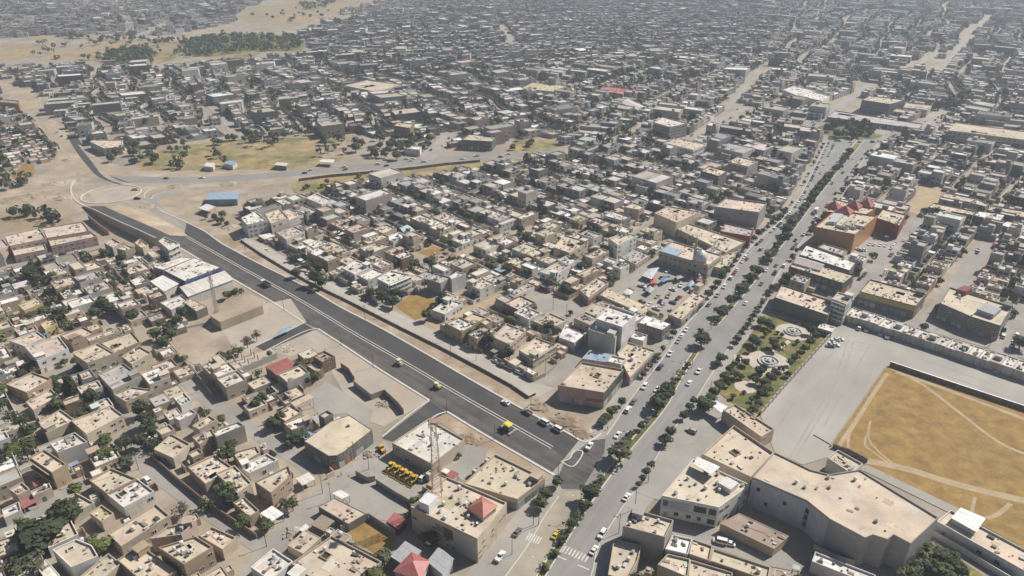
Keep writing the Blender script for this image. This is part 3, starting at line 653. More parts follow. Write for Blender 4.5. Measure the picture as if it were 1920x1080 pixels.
table('''
house|tan two-storey house with a light well and balcony front, above the red metal carport|the tan light-well house|55,857 83,842 125,870|8|t|s|well f=2 sp=3.0 slab=1 dn=.8
house|pinkish stepped house between the red carport and the left picture edge||17,917 41,903 56,917 32,928|6.5|p|s|di=1 f=2
house|pale grey low house beside the red metal carport|the pale house by the carport|3,955 35,940 40,956|4|l|l|tk=1
carport|red sheet metal carport on posts along the narrow lane|the red metal carport|34,941 58,929 70,940 43,954|3.2|r|r|canopy
house|long narrow pale house joined to the red boundary wall|the red boundary wall|57,921 92,905 97,914|4.5|c|l|tk=1
house|flat sand roof house with dark drain holes, behind the two big leafy trees||100,944 142,923 177,942|4.5|c|s|nw vt=3
house|small square house with a yellowish roof, behind the olive tree gap||168,962 190,946 213,962|4.5|b|y|di=1
house|low sand roof house with a brown side wall, joined to the wide white terrace|the wide white terrace|167,900 208,877 256,897 200,925|5|t|s|vt=2
house|white roof terrace house with small openings and a lean-to, beside the descending lane||200,926 257,897 289,921|4.4|w|l|well tk=1 ac=1
house|very long narrow house with a bare sand roof stretching up to the lane|the very long sand roof|202,1000 292,944 318,966|5|b|s|vt=4 tk=1
house|white house with a rounded corner and a broken light well in its roof|the white round-cornered house|98,1030 143,1010 172,1022 184,1042 133,1063|7|w|s|well f=2 dn=.3
house|small white annex house with a curved white parapet, below the olive tree||68,1062 86,1048 112,1078 92,1095|5|w|l|np nw
house|sand roof house at the left edge beside the biggest dark tree||-30,1022 22,1004 36,1030|5|b|s|vt=3
house|plain sand roof house cut by the lower picture edge, right of the white round-cornered house||148,1082 203,1037 227,1056|4.6|b|s|vt=1
house|broad sand roof house with a grey rooftop box at the lower picture edge||219,1049 264,1021 330,1070 280,1102|5|t|s|st=2 tk=2 ac=2
house|tan two-storey house with grey garage front and tanks, at the street corner|the corner house with grey garages|297,1026 367,1005 399,1025 345,1058|8|t|s|tk=4 sp=2.8 dn=.9 f=2
house|pinkish sand roof house directly behind the corner house with grey garages||282,1010 312,988 368,975 340,1002|6.3|p|s|st=1 tk=2
house|low house with a small red tiled awning at the lane junction||371,1003 397,987 443,1007 417,1030|5|b|s|tk=1 di=1
house|house with a long white awning over a dark carport, beside the lower lane||405,887 440,872 472,905 445,924|6.3|c|s|tk=3
house|tan corner house with a hole in its roof and red tiled eaves|the house with red tiled eaves|477,903 541,873 547,890 508,924|7.5|t|s|well ac=1 f=2 sp=3
house|long white roof house next to the house with red tiled eaves||447,874 500,850 521,862|5|w|l|tk=1 ac=1 st=3
house|low sand roof house strewn with junk beside the long grey wall||435,848 480,836 488,848 452,869|4|b|s|tk=1
house|tall long house with a blank grey plaster side facing the yard tree|the long blank grey wall|397,808 447,790 458,797 405,819|8.2|g|l|nw
house|lower wing house behind the blank grey wall, with washing on its roof||360,819 397,803 404,815 374,833|6|b|s|ac=2
house|sand roof house with a square courtyard opening, on the upper lane||360,798 392,778 406,787 373,805|5.2|b|s|well
house|narrow house with a bright white roof, first in the row by the upper lane||325,782 358,767 369,773|5|l|w|nw
house|small white house with a greenish pergola at the top of the row||325,745 345,735 359,750|4.2|w|l|tk=1
house|cream house with a wide blank roof beside the dark tent-like shed||288,842 322,813 357,832 325,859|5|c|s|vt=2
house|square upper house with a cream roof between two lane trees||292,805 317,795 328,805|7|b|s|
house|house with a raised bright red rooftop canopy|the red rooftop canopy|352,875 402,852 440,878 385,907|5|b|s|tk=2 di=2
house|tan box house two roofs behind the red rooftop canopy||352,850 372,840 381,848|6|t|s|
shed|white sheet metal carport where the lower lane meets the street|the white street carport|488,962 510,948 532,963|3.5|w|w|canopy
house|tan low house hidden in a corner garden beside the white street carport||437,942 458,931 486,957 467,969|5|t|s|tk=2
apartment building|round-cornered concrete building with a broad bare roof and dark ground floor|the round-cornered building|570,827 620,790 655,778 698,806 645,847 632,854 616,855|6.6|d|s|np gr=shop sp=4 dn=.8 well
house|white roof house behind the round-cornered building||532,793 570,777 586,790|5|b|l|st=1
house|sand roof house beside the green weedy strip||514,776 545,758 566,771|5|b|s|tk=1
pavilion|small rooftop pavilion on columns beside the weedy strip||545,755 580,738 588,745|5.4|b|s|canopy
house|grey cube standing on the roof beside the round-cornered building||597,778 613,769 624,775|9|d|s|nw
house|house with a large red sheet metal roof among trees|the large red roof|498,688 537,672 553,685 520,703|5.2|d|r|gable=.5
house|brown brick two-storey house beside the pale rubble lot|the brown brick house|587,668 608,657 628,668 604,679|6.6|n|n|f=2 dn=.8
house|brown brick ground floor wing in front of the brick house||574,685 587,677 606,690 595,698|4.5|n|s|
warehouse|plain cream square building with a stained white roof below the lattice tower|the square cream building|735,830 803,785 871,823 810,870|6.2|c|l|dn=.25 sp=5 ac=1
shed|white sheet awning in the concrete yard||623,925 638,918 657,928|3.6|w|w|canopy
ruin|unfinished brown concrete slab building beside the dry grass lot|the unfinished slab|597,950 627,933 687,963 653,983|3.6|d|b|np nw vt=2
shed|small red roofed car shelter in the concrete yard|the red car shelter|727,977 740,962 761,973 747,991|3.2|r|r|shed nw
warehouse|huge flat sand roof building at the lower picture edge|the huge sand roof|545,1056 622,1004 716,1053 640,1112|5|b|s|vt=3 well tk=1 nw
house|white low house with scattered junk by the junction, left of the huge sand roof||470,1063 512,1028 549,1052|4.6|w|l|tk=2 ac=3
apartment building|grey-sided four-storey apartment building with arched street windows and a tank-covered roof|the apartment building with the tower|770,950 838,894 950,942 895,1010|11|c|s|tk=5 ac=6 vt=6 di=3 sp=2.6 dn=.22 f=4 well
house|red hipped roof house at the foot of the grey apartment wall|the red hipped roof|740,1070 772,1037 804,1053 787,1086|5.5|l|r|hip=2.2
shed|grey metal roofed shed left of the red hipped roof||735,1043 760,1016 788,1033|5|g|m|shed nw
shed|grey metal roofed shed right of the red hipped roof||803,1052 823,1027 849,1048|5|l|m|shed nw
shop building|sand roofed shop building with a white street front beside the apartment building|the white fronted shops|870,906 928,851 1022,896 970,936|5.2|b|s|gr=shop tk=2 ac=3 vt=3 st=1
school|pink walled school wing with a pale roof ridge, nearest the ramp wall|the pink school|80,427 155,415 168,433 88,446|8|p|p|dn=.8 sp=3
school|pink walled school wing with a pale roof, left of the ramp-side wing||8,442 73,427 87,447 18,461|8|p|p|dn=.8
school|low front wing of the pink school with a smooth pinkish roof||90,448 170,433 182,443 95,461|6.4|p|p|dn=.9 sp=3
school|short front wing of the pink school nearest the corner||22,468 83,457 88,467 27,479|5.2|p|p|dn=.9
school|far left block of the pink school at the picture edge||-22,456 5,448 16,460 -6,471|8|p|p|
house|sand roof house with a pointed gable wall across from the pink school||128,500 176,489 194,499 142,513|6|b|s|up=.4
house|beige box house next to the ramp wall, left of two||195,455 210,446 226,455|7|g|s|
house|beige box house next to the ramp wall, in the middle of three||218,465 237,459 253,464|7|b|s|tk=1
house|beige box house next to the ramp wall, closest to the white frame building||252,455 262,447 278,458|7|b|s|
apartment building|three-storey white concrete frame building with open balconies beside the new road|the open concrete frame|297,452 308,444 336,456 315,467|11|l|l|slab=0 sp=3 f=3 dn=.9
warehouse|white flat roof warehouse with a blue band under the eaves by the new road|the blue-banded warehouse|307,507 365,483 414,501 346,527|8|k|l|np vt=2 nw
warehouse|pale roofed rear half of the blue-banded warehouse||286,500 340,482 362,484 306,506|6.8|g|l|np nw
warehouse|long white shed roof in front of the blue-banded warehouse||338,538 420,508 436,524|6|l|l|gable=.5 nw
warehouse|white metal roofed workshop beside the long white shed||283,527 310,514 338,530 308,546|6|l|w|shed nw
house|pale low roof behind the shed, among dark trees||300,567 340,552 356,565 321,581|5|l|l|vt=2
warehouse|long brown slab roofed store beside the lattice mast|the store by the mast|343,566 358,560 388,575 368,584|5|d|b|np nw
house|white two-storey house with a long parapet and a maroon rooftop room|the long white parapet|47,650 110,630 128,653 70,677|7|w|p|f=2 dn=.7 st=0
house|white house joined behind the long white parapet||17,638 70,621 85,632 46,649|7|w|s|tk=1
house|tall cream house with a big blank side wall lit by the sun|the tall cream blank wall|136,662 182,643 216,662 163,680|9.5|c|s|dn=.3 vt=4 f=3
house|brown roofed house beside the tall cream blank wall||187,642 247,621 263,640 216,661|8|t|b|well
house|sand roof house with round tanks, right of the brown roof||228,668 260,648 284,661 247,683|7|b|s|tk=3
house|house with a smooth blue-grey roof and a dark gap on its left|the blue-grey roof|183,701 230,680 264,705 211,731|8|g|g|st=1
house|pinkish roof house in front of the blue-grey roof||213,739 247,725 288,730 236,753|6|b|p|ac=4
house|sand roof house at the left edge above the cypress garden||10,720 60,697 96,710 50,736|5|t|s|vt=2
house|long thin sand roof house beside the cypress garden||48,753 95,728 109,742 62,769|5.2|b|s|
house|sand roof house with an upper room, next to the cypress garden wall||72,791 113,767 141,787 86,812|6|b|s|st=0 tk=1
house|broad sand roof house with a sunlit cream front in the lower left quarter|the broad sand roof|133,788 207,760 231,778 162,814|6.6|c|s|dn=.6 vt=3 sp=3
house|white roof house with a tall grey blank side facing the sandy plot|the tall grey blank side|92,830 140,810 164,828 108,848|8|l|l|ac=2 well nw
house|white balcony house cut by the left edge, above the leafy yard||-12,816 10,808 18,820|7|w|l|
house|yellow fronted house left of the blue tarpaulin||33,571 70,557 80,568 45,582|6.5|y|s|
house|house with a yellow wall and a cream roof, right of the yellow fronted house||75,607 100,593 107,605 84,618|5|y|s|
house|tan L-shaped roof house behind the tall cream blank wall||112,628 155,612 178,624 135,642|5.6|t|b|st=0
house|white two-storey house with dark windows facing the curve of the new road|the white curve house|452,408 480,396 501,413 463,421|10|w|l|sp=3 dn=.9 f=3
house|sand roof row house right of the white curve house||497,400 525,391 541,408 508,419|9|c|s|dn=.8 ac=3 f=2
house|white walled house with a tan rooftop room, third from the curve||520,398 545,391 569,403 540,413|7|w|s|tk=2
house|pale green sided house with a flat pinkish roof, on the frontage street corner|the pinkish frontage house|519,436 552,424 571,433 537,449|7|l|p|vt=2
house|white stepped house with arched upper windows below the cross road|the white stepped house|574,371 593,362 621,375 603,383|9|w|l|sp=3 dn=.8 f=3
house|grey box house behind the row by the curve||515,375 535,371 551,380|8|b|l|
shed|long blue sheet metal roofed workshop beside the cross road|the blue roofed workshop|388,374 393,362 446,361 444,373|5|u|u|shed nw
shed|open pale canopy in front of the blue roofed workshop||372,390 387,382 404,387|4|l|l|canopy
house|grey-brown block house with a tall windowless front in the middle quarter|the windowless grey-brown block|673,463 705,454 736,460 691,476|8|g|s|nw st=0 vt=2
house|white terrace house with a rooftop room, on the frontage street||643,503 668,487 698,498 665,514|7|w|l|st=1 dn=.7
house|low white house between two taller ones on the frontage street||672,516 700,503 722,511 690,526|6|l|l|
house|white three-storey house with columned balconies on the frontage street|the columned white house|707,522 733,507 771,515 728,533|9|w|l|slab=0 dn=.8 sp=2.6 f=3
ruin|half broken grey house beside the dry grass plot|the broken grey house|800,523 815,512 846,520 826,531|8|g|g|nw well
house|tall white house joined to the broken grey house||842,518 857,509 874,513 847,523|9|w|w|nw
house|white single-storey house with a blue shaded porch at the dirt lane corner|the white porch house|810,581 840,560 868,568 834,589|5|w|l|well st=2 sp=2.6 dn=.9
house|sand roof house across the dirt lane from the white porch house||870,598 887,586 914,595 890,606|5|b|s|vt=1
house|tan box house in the walled garden by the dirt lane||900,603 913,596 923,602|6.4|t|s|
house|pinkish house with a big arched front beside the walled garden|the arched pink house|923,631 950,606 986,620 956,646|7|c|p|sp=3 dn=.5 vt=4
house|cream house with arched windows along its side, near the white tower block|the cream arched house|973,656 1005,632 1043,646 1000,673|6|c|s|st=0 sp=2 dn=.9 cor
apartment building|tallest white block with a sloping bright roof beside the boulevard|the tall white block|1117,597 1143,571 1193,588 1167,613|15|w|w|nw ph=1.2 tk=1
apartment building|windowless pale front half of the tall white block||1103,617 1117,600 1165,614 1154,633|11|l|w|nw tk=1 st=0
house|low pale blue roof in the shade at the foot of the tall white block||1091,672 1106,656 1152,665 1137,679|4|l|u|np nw
house|small white flat roofed box between the blue roof and the shops||1137,677 1147,666 1174,672|6.5|l|w|nw
office building|building with a green glass street front and a sand roof at the boulevard junction|the green glass front|1046,722 1091,678 1169,692 1133,736|8.6|p|s|nw ph=.9 vt=3 well
shop building|row of low shops with a junk-strewn sand roof below the tall white block||1157,661 1177,641 1229,657 1181,708|4.6|b|s|gr=shop tk=2 ac=5 vt=4
shop building|white roofed hall with dark walls on the boulevard|the white roofed hall|1197,605 1212,591 1258,607 1242,619|7|d|w|gr=shop np vt=1
house|small white roofed store in front of the white roofed hall||1182,632 1190,621 1214,628|5|l|w|nw
house|white house with a slanted trapezoid roof next to the tall white block|the white trapezoid roof|1048,632 1058,611 1096,628 1077,643|5|l|w|np nw
house|brown flat roof house behind the white trapezoid roof||1093,586 1110,568 1141,577 1120,593|4.2|t|b|np
shop building|long pinkish roof with air coolers beside the school yard||1087,544 1120,519 1141,530 1104,558|5|b|p|ac=5 gr=shop
shop building|long low wall-like store along the scrap parking yard|the parking yard wall|1125,553 1140,540 1216,575 1206,588|4|c|b|np nw
apartment building|white three-storey house with a sunlit blank side near the market street|the white market house|1141,446 1173,435 1194,442 1158,459|10|w|s|f=3 dn=.5 tk=1 st=2
ruin|rubble covered flat roof at the foot of the white market house||1167,483 1190,465 1221,477 1192,496|4|b|g|vt=9 ac=3
house|small white cube house beside the market street||1131,488 1141,482 1159,488|5|w|w|nw
house|house with a dark roof terrace and a beige side wall in the middle quarter||1038,463 1058,440 1103,453 1068,474|8|c|s|tk=2 st=1
house|beige house with a sunlit white side wall in the middle quarter|the sunlit white side wall|1012,509 1047,491 1068,498 1038,518|7|w|s|st=0 ac=1
apartment building|grey shaded block with balconies facing the market street||1133,404 1148,394 1183,407 1165,413|9|g|l|slab=1 f=3
apartment building|tan block with small windows where the market street bends||1170,388 1188,379 1209,387 1198,393|9|p|s|f=3
hall|large plain cream hall with a bare roof near the boulevard|the plain cream hall|1227,399 1254,386 1314,397 1268,417|11|c|s|nw vt=4
mall|large grey windowless block with a cream roof on the boulevard|the grey windowless block|1340,387 1363,370 1438,380 1423,398|13|g|s|dn=.3 sp=6 f=3 vt=3 ph=1
shop building|low building with a red-brown wall and a grey roof below the grey windowless block|the red-brown wall|1350,433 1361,418 1413,430 1407,443|7|r|g|nw
mosque prayer hall|greenish walled mosque hall with a cream roof and a dome|the mosque|1236,470 1262,452 1353,478 1328,498|9|e|s|sp=3 dn=.9 ac=2
shop building|wide sand roof of the shops behind the mosque, covered with air coolers||1268,428 1287,417 1398,453 1361,473|6|b|s|gr=shop ac=9 vt=6
shop building|sand roofed shop row between the parking yard and the boulevard trees||1253,589 1301,546 1323,557 1278,599|5|p|s|gr=shop ac=6 vt=5
shop building|stepped shop roofs beside the mosque, facing the boulevard||1330,498 1354,478 1385,468 1362,505|5|b|s|gr=shop ac=5 vt=5
restaurant|white two-storey restaurant with a furnished roof terrace and large dark windows|the white restaurant|1241,929 1300,860 1405,908 1383,926 1348,951|9.4|w|s|f=2 sp=3.4 dn=.9 ac=6 vt=6 tk=3 well
warehouse|sand roofed hall with roof hatches behind the white restaurant|the hatch-roof hall|1316,851 1376,797 1451,848 1408,894|9|b|s|dn=.2 vt=3 well ph=1.0
hall|huge events hall with a bare sand roof and stepped grey walls|the huge events hall|1411,894 1452,847 1520,880 1555,889 1612,880 1760,970 1708,1019 1676,1002 1664,1011 1637,1002 1622,1008 1555,972 1513,938|13|g|s|nw ph=.6 tk=2 ac=4
house|small pale flat roofed gatehouse between the gravel yard and the huge events hall||1552,858 1571,843 1618,869 1598,889|6.5|l|s|vt=3 nw
shed|white ribbed metal roof on the wall at the edge of the dry field||1786,971 1803,953 1846,971 1829,995|6.5|l|w|shed nw
shop building|long low white building with small windows running along the dry field|the long low white building|1757,977 1783,956 1960,1050 1930,1075|5|w|s|sp=5 dn=.7
house|long narrow brown house between the park and the hatch-roof hall|the park-side long house|1356,768 1378,757 1452,804 1428,819|6.3|b|s|vt=2 dn=.4
canopy|white gate canopy at the park corner beside the boulevard||1330,756 1338,749 1364,762 1355,776|5|w|w|canopy
apartment building|tall grey box building with two blank panels at the boulevard's lower end|the tall grey box|1168,986 1186,953 1263,975 1247,1007|11|g|s|nw ac=4 tk=2 st=2 ph=.9
shop building|sand roof shop with a white awning in front of the tall grey box||1140,1077 1151,1010 1203,1022 1196,1050 1176,1088|6|b|s|tk=2 ac=1 vt=2
house|small building with a debris-blotched white roof behind the tall grey box|the blotched white roof|1247,1029 1262,1002 1298,1010 1290,1039|6|w|w|nw ac=1
house|plain sand roof between the blotched white roof and the alley||1292,1038 1298,1010 1336,1023 1330,1051|6|b|s|nw
warehouse|long sand roof along the alley at the lower picture edge|the long alley roof|1332,1051 1338,1028 1445,1063 1440,1088|6|b|s|nw tk=1
house|sand roof in front of the blotched white roof at the lower picture edge||1233,1058 1252,1038 1294,1048 1290,1082|5|b|s|nw
warehouse|cream roof with a dark slot at the lower picture edge||1294,1049 1374,1073 1370,1102 1290,1092|5|c|s|nw
shed|low building with a dark gravel-strewn roof behind the white restaurant||1351,981 1386,962 1479,1005 1451,1029|4|b|n|np nw tk=1
house|white walled low building at the lower edge below the huge events hall||1522,1052 1529,1034 1642,1078 1640,1098|5|w|w|nw ac=2
apartment building|narrow white five-storey tower with balconies at the corner of the gravel yard|the white corner tower|1560,560 1572,547 1600,556 1587,570|13|w|s|slab=1 f=5 sp=2.4 dn=.8 st=1
shop building|dark walled long building above the park|the dark wall above the park|1452,557 1466,533 1567,566 1553,591|8|d|s|nw ac=6 tk=1 st=1
pavilion|small white arcade at the foot of the white corner tower||1533,614 1540,605 1567,613 1560,622|3.5|w|w|sp=1.8 dn=1.0 np
shop building|dark fronted building with a pale pitched roof piece by the boulevard||1480,499 1497,484 1602,515 1581,531|8|k|s|gr=shop ac=4 dn=.7
shop building|building with one long bright white roof strip by the boulevard|the long white roof strip|1499,477 1512,460 1604,493 1593,507|8|d|w|np nw
house|low grey-roofed store below the orange building||1533,463 1547,456 1586,468 1580,480|6|g|g|ac=2
mall|large orange walled commercial building with a cluttered sand roof|the orange building|1528,425 1567,393 1645,404 1603,439|13.5|o|s|nw ph=1.0 ac=8 vt=5
shop building|red walled building behind the parking beside the orange building|the red walled building|1643,408 1656,391 1699,402 1687,423|10|r|s|nw ac=6
mall|roof of four red pyramids behind the orange building|the red pyramid roofs|1543,396 1570,374 1642,391 1622,402|13|o|s|nw
shop building|long building with a yellow upper wall facing the gravel yard shops|the yellow upper wall|1612,546 1632,523 1737,551 1717,574|8|d|s|gr=shop ac=4 vt=7 f=2 sp=3 st=1
apartment building|three-storey dark fronted building with a sand roof and a grey rooftop shed|the dark fronted block|1763,568 1781,538 1899,575 1877,611 1820,593|9|d|s|sp=2.6 dn=.9 f=3 tk=2 st=2 gr=shop
school|long grey two-storey school wing right of the boulevard||1763,368 1774,361 1831,372 1819,379|7|g|s|sp=4 dn=.9
school|short two-storey school wing beside the long grey wing||1821,380 1834,373 1854,382 1848,387|6|g|s|dn=.9
school|long low sand roofed school wing behind the row houses||1740,388 1752,380 1832,396 1824,403|5|n|s|nw
school|dark walled school hall with a bright white roof|the white roofed school hall|1825,404 1836,396 1884,403 1876,414|8|k|w|np nw
school|brown walled school wing at the right picture edge||1850,393 1861,385 1945,399 1938,411|6|n|s|dn=.8
school|flat pale school roof at the right edge, nearest the row houses||1875,421 1888,415 1950,428 1940,441|5|n|l|nw np
school|long cream three-storey school with regular windows near the roundabout|the long cream school|1778,244 1793,229 1945,249 1938,264|11|c|s|sp=4 dn=1.0 f=3 vt=4
hotel|dark windowed four-storey hotel behind the roundabout|the dark windowed hotel|1616,187 1630,179 1698,187 1669,195|13|k|s|sp=2.4 dn=1.0 f=4
hall|low cream hall right of the dark windowed hotel||1693,201 1701,192 1748,197 1739,206|8|p|s|nw
shop building|long dark arcade facing the roundabout garden|the roundabout arcade|1550,219 1566,207 1730,232 1723,241|5|d|g|gr=shop
hall|white windowless hall left of the dark windowed hotel||1468,168 1490,160 1529,170 1501,182|8|w|l|nw
hall|second white hall, joined right of the windowless one||1501,180 1523,171 1556,180 1541,189|8.5|w|w|nw
apartment building|grey four-storey building with a glazed balcony front, beside the street to the roundabout|the glazed balcony block|1225,229 1243,219 1289,231 1256,238|13|g|l|slab=1 f=4 sp=2.2 dn=.9
apartment building|white three-storey building with a columned side near the glazed balcony block||1246,268 1275,259 1325,270 1300,281|9|w|s|sp=2.6 dn=.9
apartment building|brown framed glass fronted shop building near the boulevard's left side||1314,320 1330,311 1364,320 1348,330|13|k|s|sp=2.6 dn=.9 f=4
apartment building|grey block with pink street balconies on the boulevard's left side||1365,303 1385,293 1422,302 1402,312|12|g|s|slab=1 f=4
school|orange-red roofed school in the far middle quarter|the orange-red roof|1122,170 1132,161 1178,166 1168,176|7|o|r|nw
hall|hall with a pale green gabled roof in the far middle quarter||1166,193 1178,186 1207,199 1196,206|7|c|l|gable=1.2 nw
hall|long low olive roofed hall in the far middle quarter||978,165 1000,154 1060,160 1040,172|6|b|y|nw
school|wide cream school complex with stepped roofs among far trees||645,160 690,150 755,158 705,172|6|c|s|sp=4
apartment building|red-brown walled house by the bank of dry grass||738,235 748,228 776,232 768,240|9|n|s|dn=.9
apartment building|dark fronted house with a white roof canopy by the dry grass bank||865,262 880,251 930,256 922,265|9|k|s|sp=2.6 dn=.9 gr=shop
house|white square house among the dark roadside trees||757,277 764,271 790,274 787,281|6|w|w|nw
house|orange-brown walled house at the far left edge beside the dirt road|the orange-brown house|-12,190 10,186 36,189 34,194|10|o|n|nw
house|cream flat-roofed house on the corner by the dirt road||168,265 178,262 230,262 228,275 195,278|7|c|s|dn=.6
shed|small white roadside kiosk with a flat roof on the dry grass bank||598,303 604,298 628,299 625,305|4|l|w|canopy
shed|white sheet roof shed beside the cross road among the bank grass||514,309 520,304 540,306 536,311|4|d|l|shed nw
shed|blue and white tarpaulin shelter on the bank grass||420,306 428,301 444,304 436,310|4|l|u|shed nw
shed|pale shelter left of the blue tarpaulin shelter on the bank grass||382,311 388,305 402,306 399,313|4|l|l|shed nw
''')
# ------------------------------------------------------------------ the rest of the town, street by street
CELL = 40.0; GRID = {}
def reg(poly):
    xs = [p[0] for p in poly]; ys = [p[1] for p in poly]
    for i in range(int(min(xs) // CELL), int(max(xs) // CELL) + 1):
        for j in range(int(min(ys) // CELL), int(max(ys) // CELL) + 1): GRID.setdefault((i, j), []).append(poly)
for e in EXCL: reg(e[0])
def hit(p):
    for poly in GRID.get((int(p[0] // CELL), int(p[1] // CELL)), ()):
        if inside(p, poly): return True
    return False
def rect_free(q):
    c = (q[0] + q[2]) / 2
    if hit(c): return False
    for i in range(4):
        if hit(q[i]) or hit((q[i] + q[(i + 1) % 4]) / 2) or hit((q[i] + c) / 2): return False
    x0 = min(p.x for p in q); x1 = max(p.x for p in q); y0 = min(p.y for p in q); y1 = max(p.y for p in q)
    for poly in GRID.get((int(c[0] // CELL), int(c[1] // CELL)), ()):
        if len(poly) > 12: continue
        for v in poly:
            if x0 < v[0] < x1 and y0 < v[1] < y1 and inside(v, q): return False
    return True
PLOTS = []; YARD_TREES = []
rf = random.Random(4)
def warp(p, k):
    if not k: return p
    return Vector((p.x + k * (math.sin(p.y / 47 + 1.3) * .5 + math.sin(p.x / 71 + p.y / 113) + .6 * math.sin(p.y / 23 - p.x / 31)), p.y + k * (math.sin(p.x / 53 + .4) * .6 + math.sin((p.x - p.y) / 83 + 2))))
ZONES = []
def zone(px, ang, wlo=8.5, whi=12.5, dep=17, lane=6.5, density=.95, tree=.6, tall=.38, cross=95, tone='sand', wp=0, near=False):
    poly = pts(px); ZONES.append((poly, ang, near, tree)); a = Vector((math.cos(ang), math.sin(ang))); b = Vector((-a.y, a.x)); o = centroid(poly)
    S = [(Vector(p) - o).dot(a) for p in poly]; T = [(Vector(p) - o).dot(b) for p in poly]
    t = min(T); k = 0
    while t < max(T):
        s = min(S) + rf.uniform(0, 10); nxt = s + cross * rf.uniform(.7, 1.2); front = -1 if k % 2 == 0 else 1
        while s < max(S):
            w = rf.uniform(wlo, whi)
            if s > nxt: s += lane * (rf.uniform(.2, 1) if wp else 1); nxt = s + cross * rf.uniform(.5, 1.3)
            d = dep * rf.uniform(.97, 1.03)
            rect = lambda s0, s1, t0, t1: [warp(o + a * x + b * y, wp) for x, y in ((s0, t0), (s1, t0), (s1, t1), (s0, t1))]
            full = (s + .05, s + w - .05, t + .05, t + d - .3)
            c = warp(o + a * (s + w / 2) + b * (t + d / 2), wp)
            if inside(c, poly) and rf.random() < density:
                opts = [full, (full[0], full[1], t + d * .45, full[3]), (full[0], full[1], full[2], t + d * .55), (full[0], s + w * .55, full[2], full[3]), (s + w * .45, full[1], full[2], full[3]),
                        (full[0], s + w * .6, full[2], t + d * .5), (s + w * .4, full[1], t + d * .5, full[3])]
                for oi, q in enumerate(opts):
                    R4 = rect(*q)
                    if rect_free(R4):
                        PLOTS.append((R4, front if oi == 0 else 0, rf.random(), tall, tone, tree)); break
            elif inside(c, poly) and rf.random() < .6 and not hit(c):
                YARD_TREES.append((c.x, c.y, rf.uniform(2.2, 4.0)))
            s += w
        t += dep; k += 1
        if k % 2 == 0: t += lane * (rf.choice([.35, .6, .8, 1, 1.2]) if wp else 1)
def ang_px(a, b): d = G(*b) - G(*a); return math.atan2(d.y, d.x)
A_C = ang_px((560, 500), (900, 690))
zone('-160,470 60,500 190,470 240,462 300,470 345,560 335,640 260,600 200,700 -160,720', ang_px((47, 650), (110, 630)) + math.pi / 2, tree=.8, dep=16, near=True)
zone('-160,705 200,640 345,665 500,715 520,690 600,660 660,735 620,780 700,845 640,905 520,1050 480,1140 -160,1140', ang_px((133, 788), (207, 760)) + math.pi / 2, tree=.55, wlo=9, whi=13, near=True)
zone('455,1150 520,1040 600,940 660,915 700,905 760,990 840,1080 860,1150', ang_px((622, 1004), (716, 1053)), tree=.3, near=True)
zone('815,880 860,835 960,850 1040,900 950,985 890,1060 860,1150 700,1150 740,1000', ang_px((870, 906), (928, 851)), tree=.15, near=True)
zone('445,430 560,498 740,585 920,672 1000,712 1110,642 1140,690 1225,612 1340,520 1398,458 1458,403 1492,360 1522,308 1545,264 1430,255 1300,285 1060,292 960,305 830,320 700,335 600,362 470,388', A_C, tree=.62, tall=.5, near=True)
zone('1590,555 1640,490 1745,382 1860,425 1960,400 1960,640 1860,630 1790,605 1700,585 1600,570', B_DIR, dep=11.5, wlo=5.5, whi=9, lane=.4, cross=300, tree=.25, tall=.4, near=True)
zone('1468,545 1484,502 1545,418 1580,372 1610,332 1642,290 1672,258 1690,252 1960,255 1960,410 1850,425 1745,383 1640,490 1590,550', B_DIR, tree=.22, tall=.6, lane=4, dep=15, near=True)
zone('1125,1150 1145,1010 1250,990 1300,1035 1500,1060 1560,1150', ang_px((1332, 1051), (1440, 1088)), tree=.1, near=True)
zone('1215,900 1300,820 1345,800 1400,790 1450,830 1440,850 1300,860', ang_px((1316, 851), (1376, 797)), tree=.1, density=.5, near=True)
zone('-120,215 40,215 110,262 110,300 20,320 -120,330', ang_px((133, 252), (190, 300)), density=.55, tree=.3, near=True)
zone('380,395 450,385 470,400 445,432 400,425', ang_px((452, 408), (480, 397)), density=.6, tree=.5, near=True)
A_U = ang_px((393, 200), (443, 257))
zone('-160,120 0,125 300,128 470,112 600,108 800,118 960,140 1060,170 1060,284 960,282 840,292 800,262 660,252 560,255 430,258 330,268 260,285 200,290 130,248 60,180 -160,170', A_U, tree=.55, tall=.4, wp=9, wlo=9.5, whi=16, dep=19)
zone('960,140 1420,100 1560,140 1640,170 1545,260 1300,283 1060,285 1050,200', ang_px((1285, 268), (1400, 200)), tree=.6, tall=.45, wp=9, wlo=9.5, whi=16, dep=19)
zone('1640,165 2080,120 2080,255 1720,256 1650,240', ang_px((1757, 140), (1815, 75)), tree=.6, tall=.4, wp=9, wlo=9.5, whi=16, dep=19)
zone('560,60 700,25 900,-25 1300,-45 1460,-45 1440,100 960,140 780,118 600,106', ang_px((600, 80), (1100, 60)), tree=.6, lane=7, tall=.55, wp=9, wlo=9.5, whi=16, dep=19)
zone('1430,-45 2160,-45 2160,120 1640,165 1560,140 1420,100', ang_px((1757, 140), (1815, 75)) + .1, tree=.65, lane=7, tall=.55, wp=9, wlo=9.5, whi=16, dep=19)
zone('-260,-45 560,-45 480,10 440,40 330,66 0,70 -260,80', ang_px((0, 60), (400, 30)), tree=.35, lane=8, wp=9, wlo=9.5, whi=16, dep=19)
zone('640,-45 900,-45 900,-20 700,20 640,30', ang_px((0, 60), (400, 30)), tree=.4, lane=8, wp=9, wlo=9.5, whi=16, dep=19)
PLOTS.sort(key=lambda q: (q[0][0] + q[0][2]).length)
N_HAND_HOUSES = sum(1 for o in COL.objects if o.get('category') == 'house')
N_NEAR = max(0, 298 - N_HAND_HOUSES)
